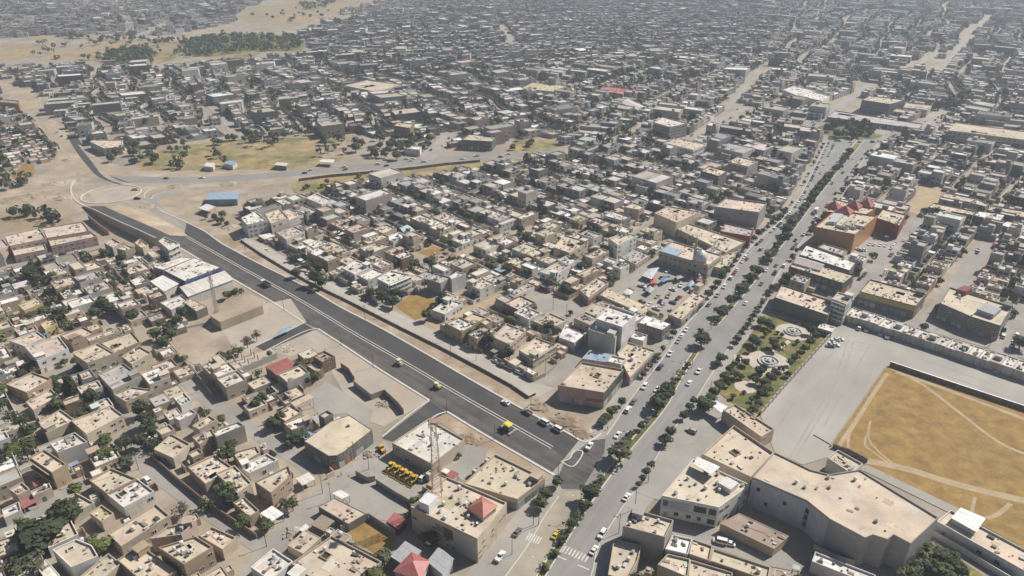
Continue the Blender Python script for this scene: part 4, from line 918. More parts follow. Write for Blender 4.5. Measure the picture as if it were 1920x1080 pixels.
def bx(p): return 560 < P(p[0], p[1])[0]
def axis_x(y):                                                    # where the boulevard lies at this distance
    best = min(BL_L, key=lambda q: abs(q.y - y)); return best.x
ORD = ['first', 'second', 'third', 'fourth', 'fifth', 'sixth', 'seventh', 'eighth', 'ninth', 'tenth', 'eleventh', 'twelfth', 'thirteenth', 'fourteenth', 'fifteenth', 'sixteenth', 'seventeenth', 'eighteenth', 'nineteenth', 'twentieth', 'twenty-first', 'twenty-second', 'twenty-third', 'twenty-fourth']
def place_phrase(p, used):
    """where a thing stands, told from the nearest landmark, and its rank there"""
    ref = min(REFS, key=lambda r: (Vector((r[1].x - p[0], (r[1].y - p[1])))).length)
    dx, dy = p[0] - ref[1].x, p[1] - ref[1].y
    if abs(dy) * .8 > abs(dx): d = 'behind' if dy > 0 else 'in front of'
    else:
        west = p[0] < axis_x(p[1]); d = ('on the boulevard side of' if (dx > 0) == west else 'beyond')
        if d == 'beyond': d = 'further from the boulevard than'
    used.setdefault((d, ref[0]), []).append((math.hypot(dx, dy), p)); return d, ref[0]
def rank_labels(items):
    """items: (place, 'beige two-storey house', 'with a stair room') -> one label each"""
    used = {}; keys = [place_phrase(it[0], used) for it in items]; out = []
    for k in used: used[k].sort(key=lambda e: e[0])
    for it, k in zip(items, keys):
        i = [e[1] is it[0] for e in used[k]].index(True)
        what = it[1].split()[-1]
        o = ORD[i] if i < len(ORD) else str(i + 1) + 'th'
        base = f'{it[1]} {it[2]}, the {o} {what} {k[0]} {k[1]}'.replace(' ,', ',')
        if len(base.split()) > 16: base = f'{it[1]}, the {o} {k[0]} {k[1]}'
        if len(base.split()) > 16: base = f'{it[1]}, {o} {k[0]} {k[1]}'
        out.append(base)
    return out
TONES = dict(sand=('ccbbbttgwwwlplnc', 'sssssbllllgpswwl'))
def house_pick(r):
    t = TONES['sand']; return r.choice(t[0]), r.choice(t[1])
def yard_rect(R4, front, depth):
    """house rectangle and yard rectangle of a plot"""
    if front == 0: return R4, None
    e = lambda i, j, f: R4[i].lerp(R4[j], f)
    if front < 0: return [e(0, 3, depth), e(1, 2, depth), R4[2], R4[3]], [R4[0], R4[1], e(1, 2, depth), e(0, 3, depth)]
    return [R4[0], R4[1], e(1, 2, 1 - depth), e(0, 3, 1 - depth)], [e(0, 3, 1 - depth), e(1, 2, 1 - depth), R4[2], R4[3]]
near, items = [], []
for k, (R4, front, rv, tall, tone, tree) in enumerate(PLOTS[:N_NEAR]):
    r = random.Random(k * 31 + 5); two = r.random() < tall; h = (r.uniform(6.6, 7.6) if two else r.uniform(3.7, 4.6))
    w, rc = house_pick(r); op = dict(f=2 if two else 1, dn=.55, sp=3.2)
    feat = ''
    q = r.random()
    if q < .34: op['st'] = -1; feat = 'with a stair room'
    elif q < .55 and not two: op['up'] = r.uniform(.4, .6); feat = 'with a small upper storey'
    elif q < .68: op['well'] = 1; feat = 'with a roof light well'
    n = r.choice([0, 1, 1, 2, 3]); op['tk'] = n; op['ac'] = r.choice([0, 0, 1, 1, 2]); op['di'] = r.choice([0, 0, 1]); op['vt'] = r.choice([0, 1, 2])
    if not feat and n: feat = 'with a roof tank' if n == 1 else 'with roof tanks'
    hp, yp = yard_rect(R4, front, r.uniform(.22, .42))
    c = centroid(hp)
    near.append((hp, yp, h, w, rc, op, k)); items.append((c, f"{WNAME[w]} {'two-storey' if two else 'one-storey'} house", feat))
    if yp and r.random() < tree: p = centroid(yp); YARD_TREES.append((p.x + r.uniform(-2, 2), p.y + r.uniform(-1, 1), r.uniform(1.6, 3.2)))
    elif not yp and r.random() < .3: pass
labels = rank_labels(items)
def yard_wall(rt, yp, hp, r, wc):
    O = rt.location; b = MB(); hc = centroid(hp); n = 4
    h = r.uniform(1.8, 2.6)
    for i in range(4):
        a, c = yp[i], yp[(i + 1) % 4]; m = (a + c) / 2
        if seg_dist(m, hp[0], hp[1]) < .6 or seg_dist(m, hp[2], hp[3]) < .6: continue
        d = (c - a); L = d.length; b.box(m.x - O.x, m.y - O.y, 0, L, .22, h, math.atan2(d.y, d.x))
        far = (m - hc).length
        if L < 14 and far > 6:
            nr = (m - hc).normalized()
            g = link('gate', ME_DOOR, rt, (m.x - O.x + nr.x * .1 + d.x * .2, m.y - O.y + nr.y * .1 + d.y * .2, .02), r.choice([(.2, .2, .22), (.3, .24, .18), (.45, .45, .45), (.12, .18, .14)]), math.atan2(d.y, d.x)); g.scale = (2.6, 1, h * .9)
    link('yard_wall', b.mesh('yard_wall', M['plaster']), rt, None, jit(wc, .12, r))
    q = inset(ccw(yp), .15)
    roof_slab('yard_paving', [(p.x, p.y) for p in q], O, .09, 'concrete', rt, None)
for (hp, yp, h, w, rc, op, k), lb in zip(near, labels):
    rt = building('house', 'house', lb, hp, h, w, rc, op, seed=3000 + k, group='houses filling the town quarters')
    r = random.Random(k + 77)
    if yp:
        yard_wall(rt, yp, hp, r, WC[w])
        if r.random() < .3:                                        # a sheet canopy over the yard
            b = MB(); q = [p.lerp(centroid(yp), .25) for p in yp]; b.prism(ccw([Vector((p.x - rt.location.x, p.y - rt.location.y)) for p in q]), 2.6, 2.7)
            link('yard_canopy', b.mesh('yard_canopy', M['sheet_metal']), rt, None, r.choice([RC['w'], RC['l'], RC['m'], RC['w'], RC['r'], RC['b']]))
# lean-tos, store rooms, yard walls and sheet roofs packed between the houses
for R4, *_ in PLOTS: reg(R4)
INF = []
for poly, ang, nearz, tree in ZONES:
    if not nearz: continue
    a = Vector((math.cos(ang), math.sin(ang))); b = Vector((-a.y, a.x)); o = centroid(poly)
    S = [(Vector(p) - o).dot(a) for p in poly]; Tt = [(Vector(p) - o).dot(b) for p in poly]
    t = min(Tt)
    while t < max(Tt) and nearz:                                # first the larger single rooms
        s_ = min(S)
        while s_ < max(S):
            w, d = rf.uniform(6.0, 9.0), rf.uniform(5.5, 8.5); c = o + a * (s_ + w / 2) + b * (t + d / 2)
            if inside(c, poly) and not hit(c):
                q = [c + a * (x * w / 2) + b * (y * d / 2) for x, y in ((-1, -1), (1, -1), (1, 1), (-1, 1))]
                if rect_free(q) and rf.random() < .8: INF.append((q, ang, rf.random() * .4)); reg(q)
            s_ += w * .5
        t += 3.5
    t = min(Tt)
    while t < max(Tt):
        s_ = min(S)
        while s_ < max(S):
            w, d = rf.uniform(3.0, 6.5), rf.uniform(3.0, 5.5); c = o + a * (s_ + w / 2) + b * (t + d / 2)
            if inside(c, poly) and not hit(c):
                for f in (1.0, .62):
                    q = [c + a * (x * w * f / 2) + b * (y * d * f / 2) for x, y in ((-1, -1), (1, -1), (1, 1), (-1, 1))]
                    if rect_free(q): INF.append((q, ang, rf.random())); reg(q); break
            s_ += w * .9
        t += 4.4
INF.sort(key=lambda q: (q[0][0] + q[0][2]).length)
annex, walls, roofs = [], [], []; REST = []
for q, ang, k in INF:
    c = centroid(q)
    if k < .42: (annex if len(annex) < 298 else REST).append((q, ang, k))
    elif k < .60: (walls if len(walls) < 150 else REST).append((q, ang, k))
    elif k < .70: (roofs if len(roofs) < 90 else REST).append((q, ang, k))
    elif k < .70 + .17: YARD_TREES.append((c.x, c.y, rf.uniform(1.5, 3.4)))
NMC = dict(c='cream', b='beige', t='tan', g='grey', l='pale', n='brown')
kinds = [rf.choice('ccbbttggln') for _ in annex]
for (q, ang, k), w, lb in zip(annex, kinds, rank_labels([(centroid(q), f'small {NMC[w]} outbuilding', '') for (q, _, _), w in zip(annex, kinds)])):
    r = random.Random(int(k * 1e6)); building('outbuilding', 'outbuilding', lb, q, r.uniform(2.5, 3.6), w, r.choice('sssbllgn'), dict(ph=r.choice([.15, .4]), dn=.35, sp=2.6, f=1, tk=r.choice([0, 0, 0, 1]), vt=r.choice([0, 0, 1])), seed=int(k * 1e5), group='outbuildings between the houses')
for (q, ang, k), lb in zip(walls, rank_labels([(centroid(q), 'plastered yard wall', '') for q, _, _ in walls])):
    r = random.Random(int(k * 1e6)); c = centroid(q); rt = root('yard_wall', lb, 'wall', (c.x, c.y, 0), 0, 'yard walls between the houses'); col = jit(WC[r.choice('cbbtgn')], .15, r)
    for i in ((0, 1), (1, 2), (0, 3))[r.randrange(3)]:
        p0, p1 = q[i], q[(i + 1) % 4]; m = (p0 + p1) / 2 - c; b = MB(); b.box(m.x, m.y, 0, (p1 - p0).length + .2, .22, 2.2, math.atan2((p1 - p0).y, (p1 - p0).x)); link('wall_panel', b.mesh('wall_panel', M['plaster']), rt, None, col)
cols_ = [rf.choice([('white', RC['w']), ('pale', RC['l']), ('grey', RC['m']), ('rusty', RC['n']), ('white', RC['w']), ('red', RC['r']), ('blue', RC['u'])]) for _ in roofs]
for (q, ang, k), (cn, cc), lb in zip(roofs, cols_, rank_labels([(centroid(q), f'{cn} sheet canopy', 'over a yard') for (q, _, _), (cn, _) in zip(roofs, cols_)])):
    building('yard_canopy', 'canopy', lb, q, 2.7 + (k * 100) % 1, 'g', cc, dict(canopy=1), seed=int(k * 1e5), group='sheet canopies over yards')
# the remaining thousands of houses, one mass
FAR = MB()
for k, (R4, front, rv, tall, tone, tree) in enumerate(PLOTS[N_NEAR:]):
    r = random.Random(k * 17 + 3); two = r.random() < tall; h = (r.uniform(6.4, 7.8) if two else r.uniform(3.4, 4.6))
    if r.random() < .06: h = r.uniform(9, 13)
    if r.random() < .04: m_ = (R4[0] + R4[2]) / 2; R4 = [m_ + (p - m_) * 1.35 for p in R4]; h = r.uniform(8, 13); front = 0
    w, rc = r.choice('ccbbbtggggdlwlnpc'), r.choice('ssslllgggbbdwnmp'); wc = jit(WC[w], .2, r); cc = jit(RC[rc], .2, r)
    gy = sum(wc) / 3; wc = tuple(.82 * (.6 * x + .4 * gy) for x in wc); gy = sum(cc) / 3; cc = tuple(.92 * (.65 * x + .35 * gy) for x in cc)
    hp, yp = yard_rect(R4, front, r.uniform(.25, .5)); q = ccw(hp); i4 = inset(q, .35); zr = h - .7
    for i in range(4):
        j = (i + 1) % 4
        FAR.face([(*q[i], 0), (*q[j], 0), (*q[j], h), (*q[i], h)], 0, wc)
        FAR.face([(*q[i], h), (*q[j], h), (*i4[j], h), (*i4[i], h)], 0, wc)
        FAR.face([(*i4[j], zr), (*i4[i], zr), (*i4[i], h), (*i4[j], h)], 0, wc)
        a, b = q[i], q[j]; d = b - a; L = d.length; d = d / L; nr = Vector((d.y, -d.x)); 
        if nr.y < .2 and L > 4 and r.random() < .75:
            for f in range(2 if h > 5.5 else 1):
                for g in range(2):
                    m = a + d * L * (.28 + .42 * g) + nr * .05; z = f * 3.5 + 1.0; ww = r.uniform(.7, 1.3)
                    FAR.face([(*(m - d * ww), z), (*(m + d * ww), z), (*(m + d * ww), z + 1.5), (*(m - d * ww), z + 1.5)], 2)
    FAR.face([(*p, zr) for p in i4], 1, cc)
    c = centroid(q); an = math.atan2((q[1] - q[0]).y, (q[1] - q[0]).x)
    if r.random() < .6: FAR.box(*(c.lerp(r.choice(q), .5)), zr, r.uniform(2.4, 4.5), r.uniform(2.4, 4), 2.6, an, 0, jit(wc, .1, r))
    if r.random() < .25: FAR.box(*(c.lerp(r.choice(q), .6)), zr, 1.2, 1.2, 1.5, an, 0, (.60, .59, .57))
    if yp:
        y4 = ccw(yp)
        for i in range(4):
            a, b = y4[i], y4[(i + 1) % 4]; m = (a + b) / 2; d = b - a
            if (m - c).length > 4: FAR.box(m.x, m.y, 0, d.length, .25, 2.2, math.atan2(d.y, d.x), 0, wc)
        p = centroid(y4)
        if r.random() < tree: YARD_TREES.append((p.x + r.uniform(-2, 2), p.y + r.uniform(-2, 2), r.uniform(1.8, 3.6)))
        if r.random() < .25: FAR.box(p.x, p.y, 2.5, 4, 3.4, .12, an, 0, r.choice([(.7, .7, .68), (.6, .55, .5), (.3, .4, .5), (.5, .2, .18)]))
for q, ang, k in REST:
    r = random.Random(int(k * 1e6)); c = centroid(q); wc = jit(WC[r.choice('cbbtggln')], .2, r)
    if k < .42: FAR.prism(ccw(q), 0, r.uniform(2.4, 3.6), 0, wc, top=False); FAR.face([(*p, 2.4) for p in ccw(q)], 1, jit(RC[r.choice('ssllgbn')], .2, r))
    elif k < .6: FAR.box(c.x, c.y, 0, (q[1] - q[0]).length, .25, 2.2, ang, 0, wc); FAR.box(*q[0], 0, .25, (q[2] - q[1]).length, 2.2, ang, 0, wc)
    else: FAR.face([(*p, 2.8) for p in ccw(q)], 1, r.choice([(.7, .7, .68), (.6, .55, .5), (.3, .4, .5), (.65, .6, .52)]))
print('INFILL', len(annex), len(walls), len(roofs), len(REST))
o = link('distant_houses', FAR.mesh('distant_houses', [M['plaster_far'], M['roof_far'], M['opening']])); o['kind'] = 'stuff'; o['label'] = 'mass of flat-roofed houses covering the far town'
print('PLOTS', len(PLOTS), 'near', N_NEAR, 'yard trees', len(YARD_TREES))
# ------------------------------------------------------------------ landmarks' own parts, walls, ramps, park, masts
def by_label(s):
    return next(o for o in COL.objects if o.get('label', '').startswith(s))
def part(parent, name, b, m, color=None):
    """a builder in world metres -> a child of parent"""
    L = parent.location
    me = b.mesh(name, [M[x] for x in m] if isinstance(m, (list, tuple)) else M[m], (L.x, L.y, L.z)); return link(name, me, parent, None, color)
mq = by_label('greenish walled mosque')
c = G(1312, 492, 8.3); b = MB(); b.lathe(c.x, c.y, [(4.0, 8.2), (4.0, 10.2), (3.8, 10.4)], 24); part(mq, 'drum', b, 'plaster', WC['b'])
b = MB(); b.lathe(c.x, c.y, [(3.7, 10.4), (4.15, 11.6), (4.1, 12.8), (3.4, 14.4), (2.1, 15.6), (.7, 16.5), (.15, 17.2), (.08, 18.6)], 28); part(mq, 'dome', b, 'steel' if 0 else 'painted', (.62, .62, .64))
c = G(1301, 493, 8); b = MB(); b.lathe(c.x, c.y, [(.9, 8), (.9, 17), (1.5, 17.3), (1.5, 18.2), (.75, 18.2), (.7, 22), (.95, 22.3), (.4, 24), (.05, 25.6)], 14); part(mq, 'minaret', b, 'plaster', WC['b'])
q = pts('1238,471 1252,461 1281,470 1268,480', 9.3); b = MB(); b.prism(ccw(q), 9.02, 9.4); part(mq, 'canopy_roof', b, 'sheet_metal', (.36, .47, .60))
ml_ = by_label('roof of four red pyramids')
for (u, v, s) in ((1563, 388, 9), (1584, 397, 9.5), (1601, 387, 9), (1624, 384, 9)):
    c = G(u, v, 13); b = MB(); k = s / 2; a0 = B_DIR; cs = [(c.x + math.cos(a0 + i * 1.5708 + .785) * s * .72, c.y + math.sin(a0 + i * 1.5708 + .785) * s * .72) for i in range(4)]
    for i in range(4): b.face([(*cs[i], 13.4), (*cs[(i + 1) % 4], 13.4), (c.x, c.y, 17.6)])
    b.prism(cs, 12.4, 13.4, top=False); part(ml_, 'pyramid_roof', b, 'sheet_metal', (.33, .07, .07))
ap = by_label('grey-sided four-storey')
c = G(905, 957, 11); b = MB(); s4 = [c + Vector((math.cos(B_DIR + .2 + i * 1.5708 + .6) * 4.6, math.sin(B_DIR + .2 + i * 1.5708 + .6) * 4.6)) for i in range(4)]
b.prism(s4, 10.2, 12.6, top=False); part(ap, 'dormer_wall', b, 'plaster', WC['p'])
b = MB(); e = inset(ccw(s4), -.5)
for i in range(4): b.face([(*e[i], 12.6), (*e[(i + 1) % 4], 12.6), (c.x, c.y, 15)])
part(ap, 'dormer_roof', b, 'sheet_metal', (.45, .16, .12))
c = G(803, 942, 12.5); b = MB(); b.box(c.x, c.y, 10.2, 5, 4.2, 4, B_DIR + .2); part(ap, 'equipment_cabin', b, 'painted', (.75, .76, .77))
c0, c1 = G(845, 1003, 7.5), G(861, 1013, 7.5); pw = (c1 - c0); b = MB(); nn = Vector((pw.y, -pw.x)).normalized()
def wall_panel(owner, name, a, bb, z0, z1, m, color, proud=.12):
    d = bb - a; nr = Vector((d.y, -d.x)).normalized() * proud; mm = (a + bb) / 2 + nr * .5; b = MB(); b.box(mm.x, mm.y, z0, d.length, proud, z1 - z0, math.atan2(d.y, d.x), bottom=True); return part(owner, name, b, m, color)
fp = pts('770,950 895,1010', 11)
wall_panel(ap, 'poster', fp[0].lerp(fp[1], .50), fp[0].lerp(fp[1], .64), 4.6, 9.0, 'painted', (.12, .08, .07)); wall_panel(ap, 'poster', fp[0].lerp(fp[1], .38), fp[0].lerp(fp[1], .49), 6.2, 9.0, 'painted', (.25, .24, .24))
wall_panel(ap, 'stone_panel', fp[0].lerp(fp[1], .66), fp[0].lerp(fp[1], .995), 0, 10.6, 'plaster', (.45, .42, .38), .1)
gg = by_label('building with a green glass'); fq = pts('1133,736 1169,692', 8.6)
for i in range(5):
    for j in range(2):
        wall_panel(gg, 'glass_panel', fq[0].lerp(fq[1], .03 + i * .192), fq[0].lerp(fq[1], .03 + i * .192 + .182), 3.6 + j * 2.4, 5.9 + j * 2.4, 'painted', (.035, .07, .06), .14)
    wall_panel(gg, 'shop_shutter', fq[0].lerp(fq[1], .03 + i * .192), fq[0].lerp(fq[1], .03 + i * .192 + .17), .1, 3.1, 'painted', random.choice([(.2, .2, .22), (.4, .38, .35), (.15, .17, .2)]), .1)
fr_ = pts('1046,722 1133,736', 8.6); wall_panel(gg, 'red_band', fr_[0].lerp(fr_[1], .62), fr_[0].lerp(fr_[1], .99), 3.0, 4.6, 'plaster', (.36, .15, .11), .1)
wall_panel(gg, 'plaster_panel', fr_[0].lerp(fr_[1], .62), fr_[0].lerp(fr_[1], .99), 4.7, 8.4, 'plaster', (.5, .36, .31), .1); wall_panel(gg, 'stained_panel', fr_[0].lerp(fr_[1], .04), fr_[0].lerp(fr_[1], .55), .05, 2.8, 'stained_white', None, .1)
wr = by_label('white two-storey restaurant'); fq = pts('1241,929 1348,951', 9.4)
for t0, t1, z0, z1, cc in ((.02, .98, 3.6, 4.5, (.62, .62, .64)), (.58, .80, 5.2, 7.8, (.03, .035, .04)), (.84, .97, 5.2, 7.8, (.03, .035, .04)), (.84, .97, 1.0, 3.2, (.03, .035, .04)), (.03, .12, 5.0, 7.6, (.10, .13, .25)), (.16, .5, 5.0, 7.8, (.42, .44, .47))):
    wall_panel(wr, 'facade_panel', fq[0].lerp(fq[1], t0), fq[0].lerp(fq[1], t1), z0, z1, 'painted', cc, .22 if z0 == 3.6 else .14)
q = pts('1300,870 1307,856 1350,875 1334,890', 12); b = MB(); b.prism(ccw(q), 11.8, 12); part(wr, 'terrace_canopy', b, 'sheet_metal', RC['w'])
q = pts('1347,905 1362,893 1385,905 1370,918', 11); b = MB(); b.prism(ccw(q), 8.6, 11); part(wr, 'roof_room', b, 'plaster', WC['w'])
ob = by_label('large orange walled'); fq = pts('1603,439 1645,404', 13.5); wall_panel(ob, 'painted_sunlit_side', fq[0], fq[1], .05, 13.4, 'painted', (.55, .29, .13), .15)  # brighter orange panel puts the sunlight on this side into the colour
q = pts('1553,412 1566,396 1582,398 1570,413', 16); b = MB(); b.prism(ccw(q), 12.4, 14.8); part(ob, 'roof_room', b, 'painted', (.5, .52, .54))
for i in range(6):
    c = G(1568 + i * 9, 414 + (i % 2) * 8, 15); b = MB(); b.box(c.x, c.y, 12.4, 7, .25, 2.2, A_DIR if i % 2 else B_DIR); part(ob, 'roof_frame', b, 'plaster', WC['l'])
kb = by_label('dark fronted building with a pale'); q = pts('1487,494 1500,483 1546,497 1538,508', 8); b = MB(); cc = centroid(q); ax = (q[2] - q[1]) / 2; b.prism(ccw(q), 7.2, 8.4, top=False)
r1, r2 = (q[0] + q[1]) / 2, (q[2] + q[3]) / 2
b.face([(*q[1], 8.4), (*q[2], 8.4), (*r2, 10.2), (*r1, 10.2)]); b.face([(*q[3], 8.4), (*q[0], 8.4), (*r1, 10.2), (*r2, 10.2)]); b.face([(*q[0], 8.4), (*q[1], 8.4), (*r1, 10.2)]); b.face([(*q[2], 8.4), (*q[3], 8.4), (*r2, 10.2)])
part(kb, 'pitched_roof', b, 'sheet_metal', (.62, .53, .5))
wh = by_label('white flat roof warehouse'); fq = pts('307,507 346,527', 8); fq2 = pts('346,527 414,501', 8)
wall_panel(wh, 'blue_band', fq2[0], fq2[1], 5.2, 7.4, 'painted', (.05, .09, .25)); 
hb = by_label('huge events hall'); hp_ = pts('1411,894 1513,938 1555,972 1637,1002', 13)
wall_panel(hb, 'pale_facade', hp_[0], hp_[1], .05, 12.3, 'plaster', (.50, .51, .52), .14); wall_panel(hb, 'pale_facade', hp_[1], hp_[2], .05, 12.3, 'plaster', (.54, .54, .53), .14)
for t0, z0 in ((.12, 8), (.3, 3), (.62, 7)): wall_panel(hb, 'window', hp_[0].lerp(hp_[1], t0), hp_[0].lerp(hp_[1], t0 + .06), z0, z0 + 1.6, 'window_pane', None, .24)
for z0 in (2, 5, 8): wall_panel(hb, 'balcony', hp_[1].lerp(hp_[2], .02), hp_[1].lerp(hp_[2], .22), z0, z0 + .25, 'plaster', (.5, .5, .5), .9); wall_panel(hb, 'window', hp_[1].lerp(hp_[2], .05), hp_[1].lerp(hp_[2], .2), z0 + .4, z0 + 2.2, 'window_pane', None, .24)
for k_ in range(5): wall_panel(hb, 'pilaster', hp_[2].lerp(hp_[3], k_ / 5 + .1), hp_[2].lerp(hp_[3], k_ / 5 + .115), .05, 12.2, 'plaster', (.22, .21, .2), .08)
yb = by_label('long building with a yellow'); yp_ = pts('1612,546 1717,574', 8); wall_panel(yb, 'yellow_facade', yp_[0], yp_[1], 4.9, 7.6, 'plaster', (.46, .38, .18), .25)  # dark wall colour below the yellow stands in for the shaded ground floor
db_ = by_label('three-storey dark fronted'); q = pts('1792,548 1806,541 1822,546 1810,553', 9); b = MB(); b.prism(ccw(q), 8.2, 11); part(db_, 'roof_room', b, 'plaster', (.30, .10, .09))
q = pts('1830,585 1846,574 1876,584 1862,596', 9); b = MB(); b.prism(ccw(q), 8.2, 10.8); part(db_, 'roof_room', b, 'sheet_metal', (.36, .36, .38))
for (u, v, w) in ((1500, 905, 2.0), (1503, 925, 2.0), (1447, 925, 1.6)): pass
# ---- free-standing walls
def wall_line(name, label, cat, line, h, th, m, color=None, group=None, cap=None, posts=0, z0=0.0, close=False):
    P_ = pts(line) if isinstance(line, str) else list(line)
    O = P_[0]; rt = root(name, label, cat, (O.x, O.y, z0), 0, group)
    for i in range(len(P_) - 1):
        a, b_ = P_[i], P_[i + 1]; d = b_ - a; L = d.length; an = math.atan2(d.y, d.x); mm = (a + b_) / 2 - O
        b = MB(); b.box(mm.x, mm.y, 0, L + th * .3, th, h, an); link('wall_panel', b.mesh('wall_panel', M[m]), rt, None, color)
        if cap: b = MB(); b.box(mm.x, mm.y, h, L + th * .3, th + .16, .14, an, bottom=True); link('coping', b.mesh('coping', M[cap]), rt, None, color)
        if posts:
            b0 = MB(); b0.box(0, 0, 0, .6, th + .25, h + .35); b0.box(0, 0, h + .35, .75, th + .4, .12); me = b0.mesh('column', M[m])
            for p, dd in along([a, b_], posts, .3): link('column', me, rt, (p.x - O.x, p.y - O.y, 0), color, an)
    return rt
wall_line('garden_wall', 'stone park wall with square columns between the park and the gravel yard', 'wall', '1561,626 1520,672 1475,722 1426,779', 2.3, .35, 'stone_light', None, cap='stone_light', posts=4.2)
wall_line('field_wall', 'low brown wall along the left edge of the dry field', 'wall', '1557,838 1610,763 1662,688', 1.0, .35, 'stone_light')
wall_line('field_wall', 'grey wall along the far edge of the dry field', 'wall', '1668,686 1790,727 1920,770 1990,794', 2.4, .4, 'stone_dark', None, cap='plaster')
wall_line('field_wall', 'short dark wall by the gatehouse at the corner of the dry field', 'wall', '1561,840 1590,850 1625,868', 2.2, .4, 'stone_dark')
wall_line('barrier', 'thin rusty barrier pole lying across the gravel yard entrance', 'barrier', '1525,816 1556,834', .5, .15, 'rust_steel')
wall_line('stone_wall', 'dark stone retaining wall between the new road and the frontage street', 'wall', '452,452 490,478 540,508 590,536 640,560 700,590 757,619', 1.3, .5, 'stone_dark', cap='stone_light')
wall_line('stone_wall', 'dark stone retaining wall along the lower half of the frontage street', 'wall', '757,619 830,655 900,692 960,725 992,747', 1.3, .5, 'stone_dark', cap='stone_light')
wall_line('stone_wall', 'dark stone wall below the cross road, above the middle quarter', 'wall', '560,340 620,332 700,325 780,317 835,310 900,304', 2.2, .5, 'stone_dark', cap='stone_light')
sp = strip(smooth(pts('452,452 490,478 540,508 590,536 640,560 700,590 757,619 830,655 900,692 960,725 992,747'), 3), .1)
nW = len(sp) // 2; base = sp[:nW]
b = MB(); up_ = [p + Vector((.75, .62)) * 4.0 for p in base]
for i in range(nW - 1): b.face([(*base[i], 1.32), (*up_[i], 1.32), (*up_[i + 1], 1.32), (*base[i + 1], 1.32)][::-1]); b.face([(*up_[i], 0), (*up_[i + 1], 0), (*up_[i + 1], 1.32), (*up_[i], 1.32)])
o = link('raised_pavement', b.mesh('raised_pavement', M['pale_street'])); o['kind'] = 'structure'
wall_line('lane_wall', 'long brown garden wall along the descending lane', 'wall', '283,858 330,900 385,946 440,982 482,1010', 2.4, .3, 'plaster', (.27, .20, .15))
wall_line('lane_wall', 'brown wall between the school yard plot and the upper lane', 'wall', '322,660 345,682 368,706 400,745', 2.6, .3, 'plaster', (.30, .24, .19))
wall_line('yard_wall_line', 'grey wall of the concrete yard below the yellow machines', 'wall', '706,908 740,930 792,960', 2.6, .3, 'plaster', (.30, .28, .26))
wall_line('yard_wall_line', 'short grey wall between the machine yard and the street', 'wall', '668,892 690,904 704,902', 2.6, .3, 'plaster', (.33, .30, .27))
wall_line('yard_wall_line', 'beige wall left of the dry grass lot', 'wall', '640,996 690,972', 2.6, .3, 'plaster', WC['b'])
wall_line('yard_wall_line', 'grey wall between the dry grass lot and the concrete yard', 'wall', '692,972 742,1004', 2.6, .3, 'plaster', (.33, .30, .27))
wall_line('yard_wall_line', 'rough wall in front of the dry grass lot', 'wall', '622,1006 670,1032 718,1056', 2.2, .3, 'plaster', (.36, .31, .26))
wall_line('ruined_wall', 'broken cream wall standing in the rubble lot', 'wall', '664,724 697,750 722,741 748,765 757,777', 3.2, .3, 'plaster', (.40, .34, .28))
wall_line('ruined_wall', 'broken wall stub on the concrete yard behind the rubble lot', 'wall', '640,690 655,700 665,716', 3.0, .3, 'plaster', (.33, .27, .22))
wall_line('ruined_wall', 'grey plot wall beside the green weedy strip', 'wall', '505,752 558,727 570,738', 3.0, .3, 'plaster', (.40, .39, .37))
wall_line('yard_wall_line', 'grey wall across the bare yard below the columns', 'wall', '402,722 460,698 520,672', 3.2, .35, 'plaster', (.38, .36, .33))
wall_line('yard_wall_line', 'long shaded wall on the far side of the scrap parking yard', 'wall', '1147,553 1205,586 1232,598', 3.0, .3, 'plaster', (.45, .39, .31))
wall_line('yard_wall_line', 'low front wall of the walled garden on the frontage street', 'wall', '840,622 870,640 905,662', 2.0, .3, 'plaster', (.33, .28, .24))
wall_line('yard_wall_line', 'front wall of the cream arched house', 'wall', '962,690 1000,716 1022,706 1040,690', 2.2, .3, 'plaster', (.42, .35, .28))
wall_line('ramp_boundary_wall', 'pink boundary wall between the pink school and the ramp', 'wall', '167,412 185,428 205,441', 4.0, .35, 'plaster', (.42, .27, .21))
wall_line('yard_wall_line', 'white wall in front of the bottom right garden', 'wall', '1742,1001 1800,1035 1860,1072 1900,1096', 2.4, .3, 'plaster', WC['w'])
wall_line('yard_wall_line', 'curved white wall in the court below the events hall', 'wall', '1524,1033 1560,1052 1600,1063', 3.0, .3, 'plaster', WC['l'])
# ---- terrace with the mast, the ramp with its retaining wall
tp = ccw(pts('394,592 413,604 492,573 497,563 468,549 425,560', 5.2)); b = MB(); b.prism(tp, 0, 5.2)
o = link('terrace', b.mesh('terrace', M['dirt'])); o['kind'] = 'structure'
RL = [(155, 387, .4), (175, 394, 3.0), (200, 406, 5.0), (230, 420, 6.0), (262, 434, 6.2), (292, 448, 5.8)]
RM = [(195, 386, .4), (205, 391, 2.2), (225, 400, 4.0), (258, 414, 5.0), (290, 428, 5.2), (318, 441, 5.0)]
RRr = [(225, 384, .1), (240, 388, .1), (262, 396, .1), (292, 408, .1), (318, 420, .1), (342, 432, .1)]
cols = [[(*G(u, v, z), z) for u, v, z in r] for r in (RL, RM, RRr)]
b = MB()
for i in range(5):
    L0, L1, M0, M1, R0, R1 = cols[0][i], cols[0][i + 1], cols[1][i], cols[1][i + 1], cols[2][i], cols[2][i + 1]
    b.face([L0, M0, M1, L1][::-1], 1); b.face([M0, R0, R1, M1][::-1], 2); b.face([(L0[0], L0[1], 0), (L1[0], L1[1], 0), L1, L0][::-1], 0)
E0 = [cols[k][5] for k in range(3)]; X0 = (*G(330, 462), 0); X1 = (*G(352, 443), 0)
b.face([E0[0], E0[1], X1, X0][::-1], 1); b.face([E0[1], E0[2], X1][::-1], 2); b.face([(E0[0][0], E0[0][1], 0), X0, E0[0]], 0)
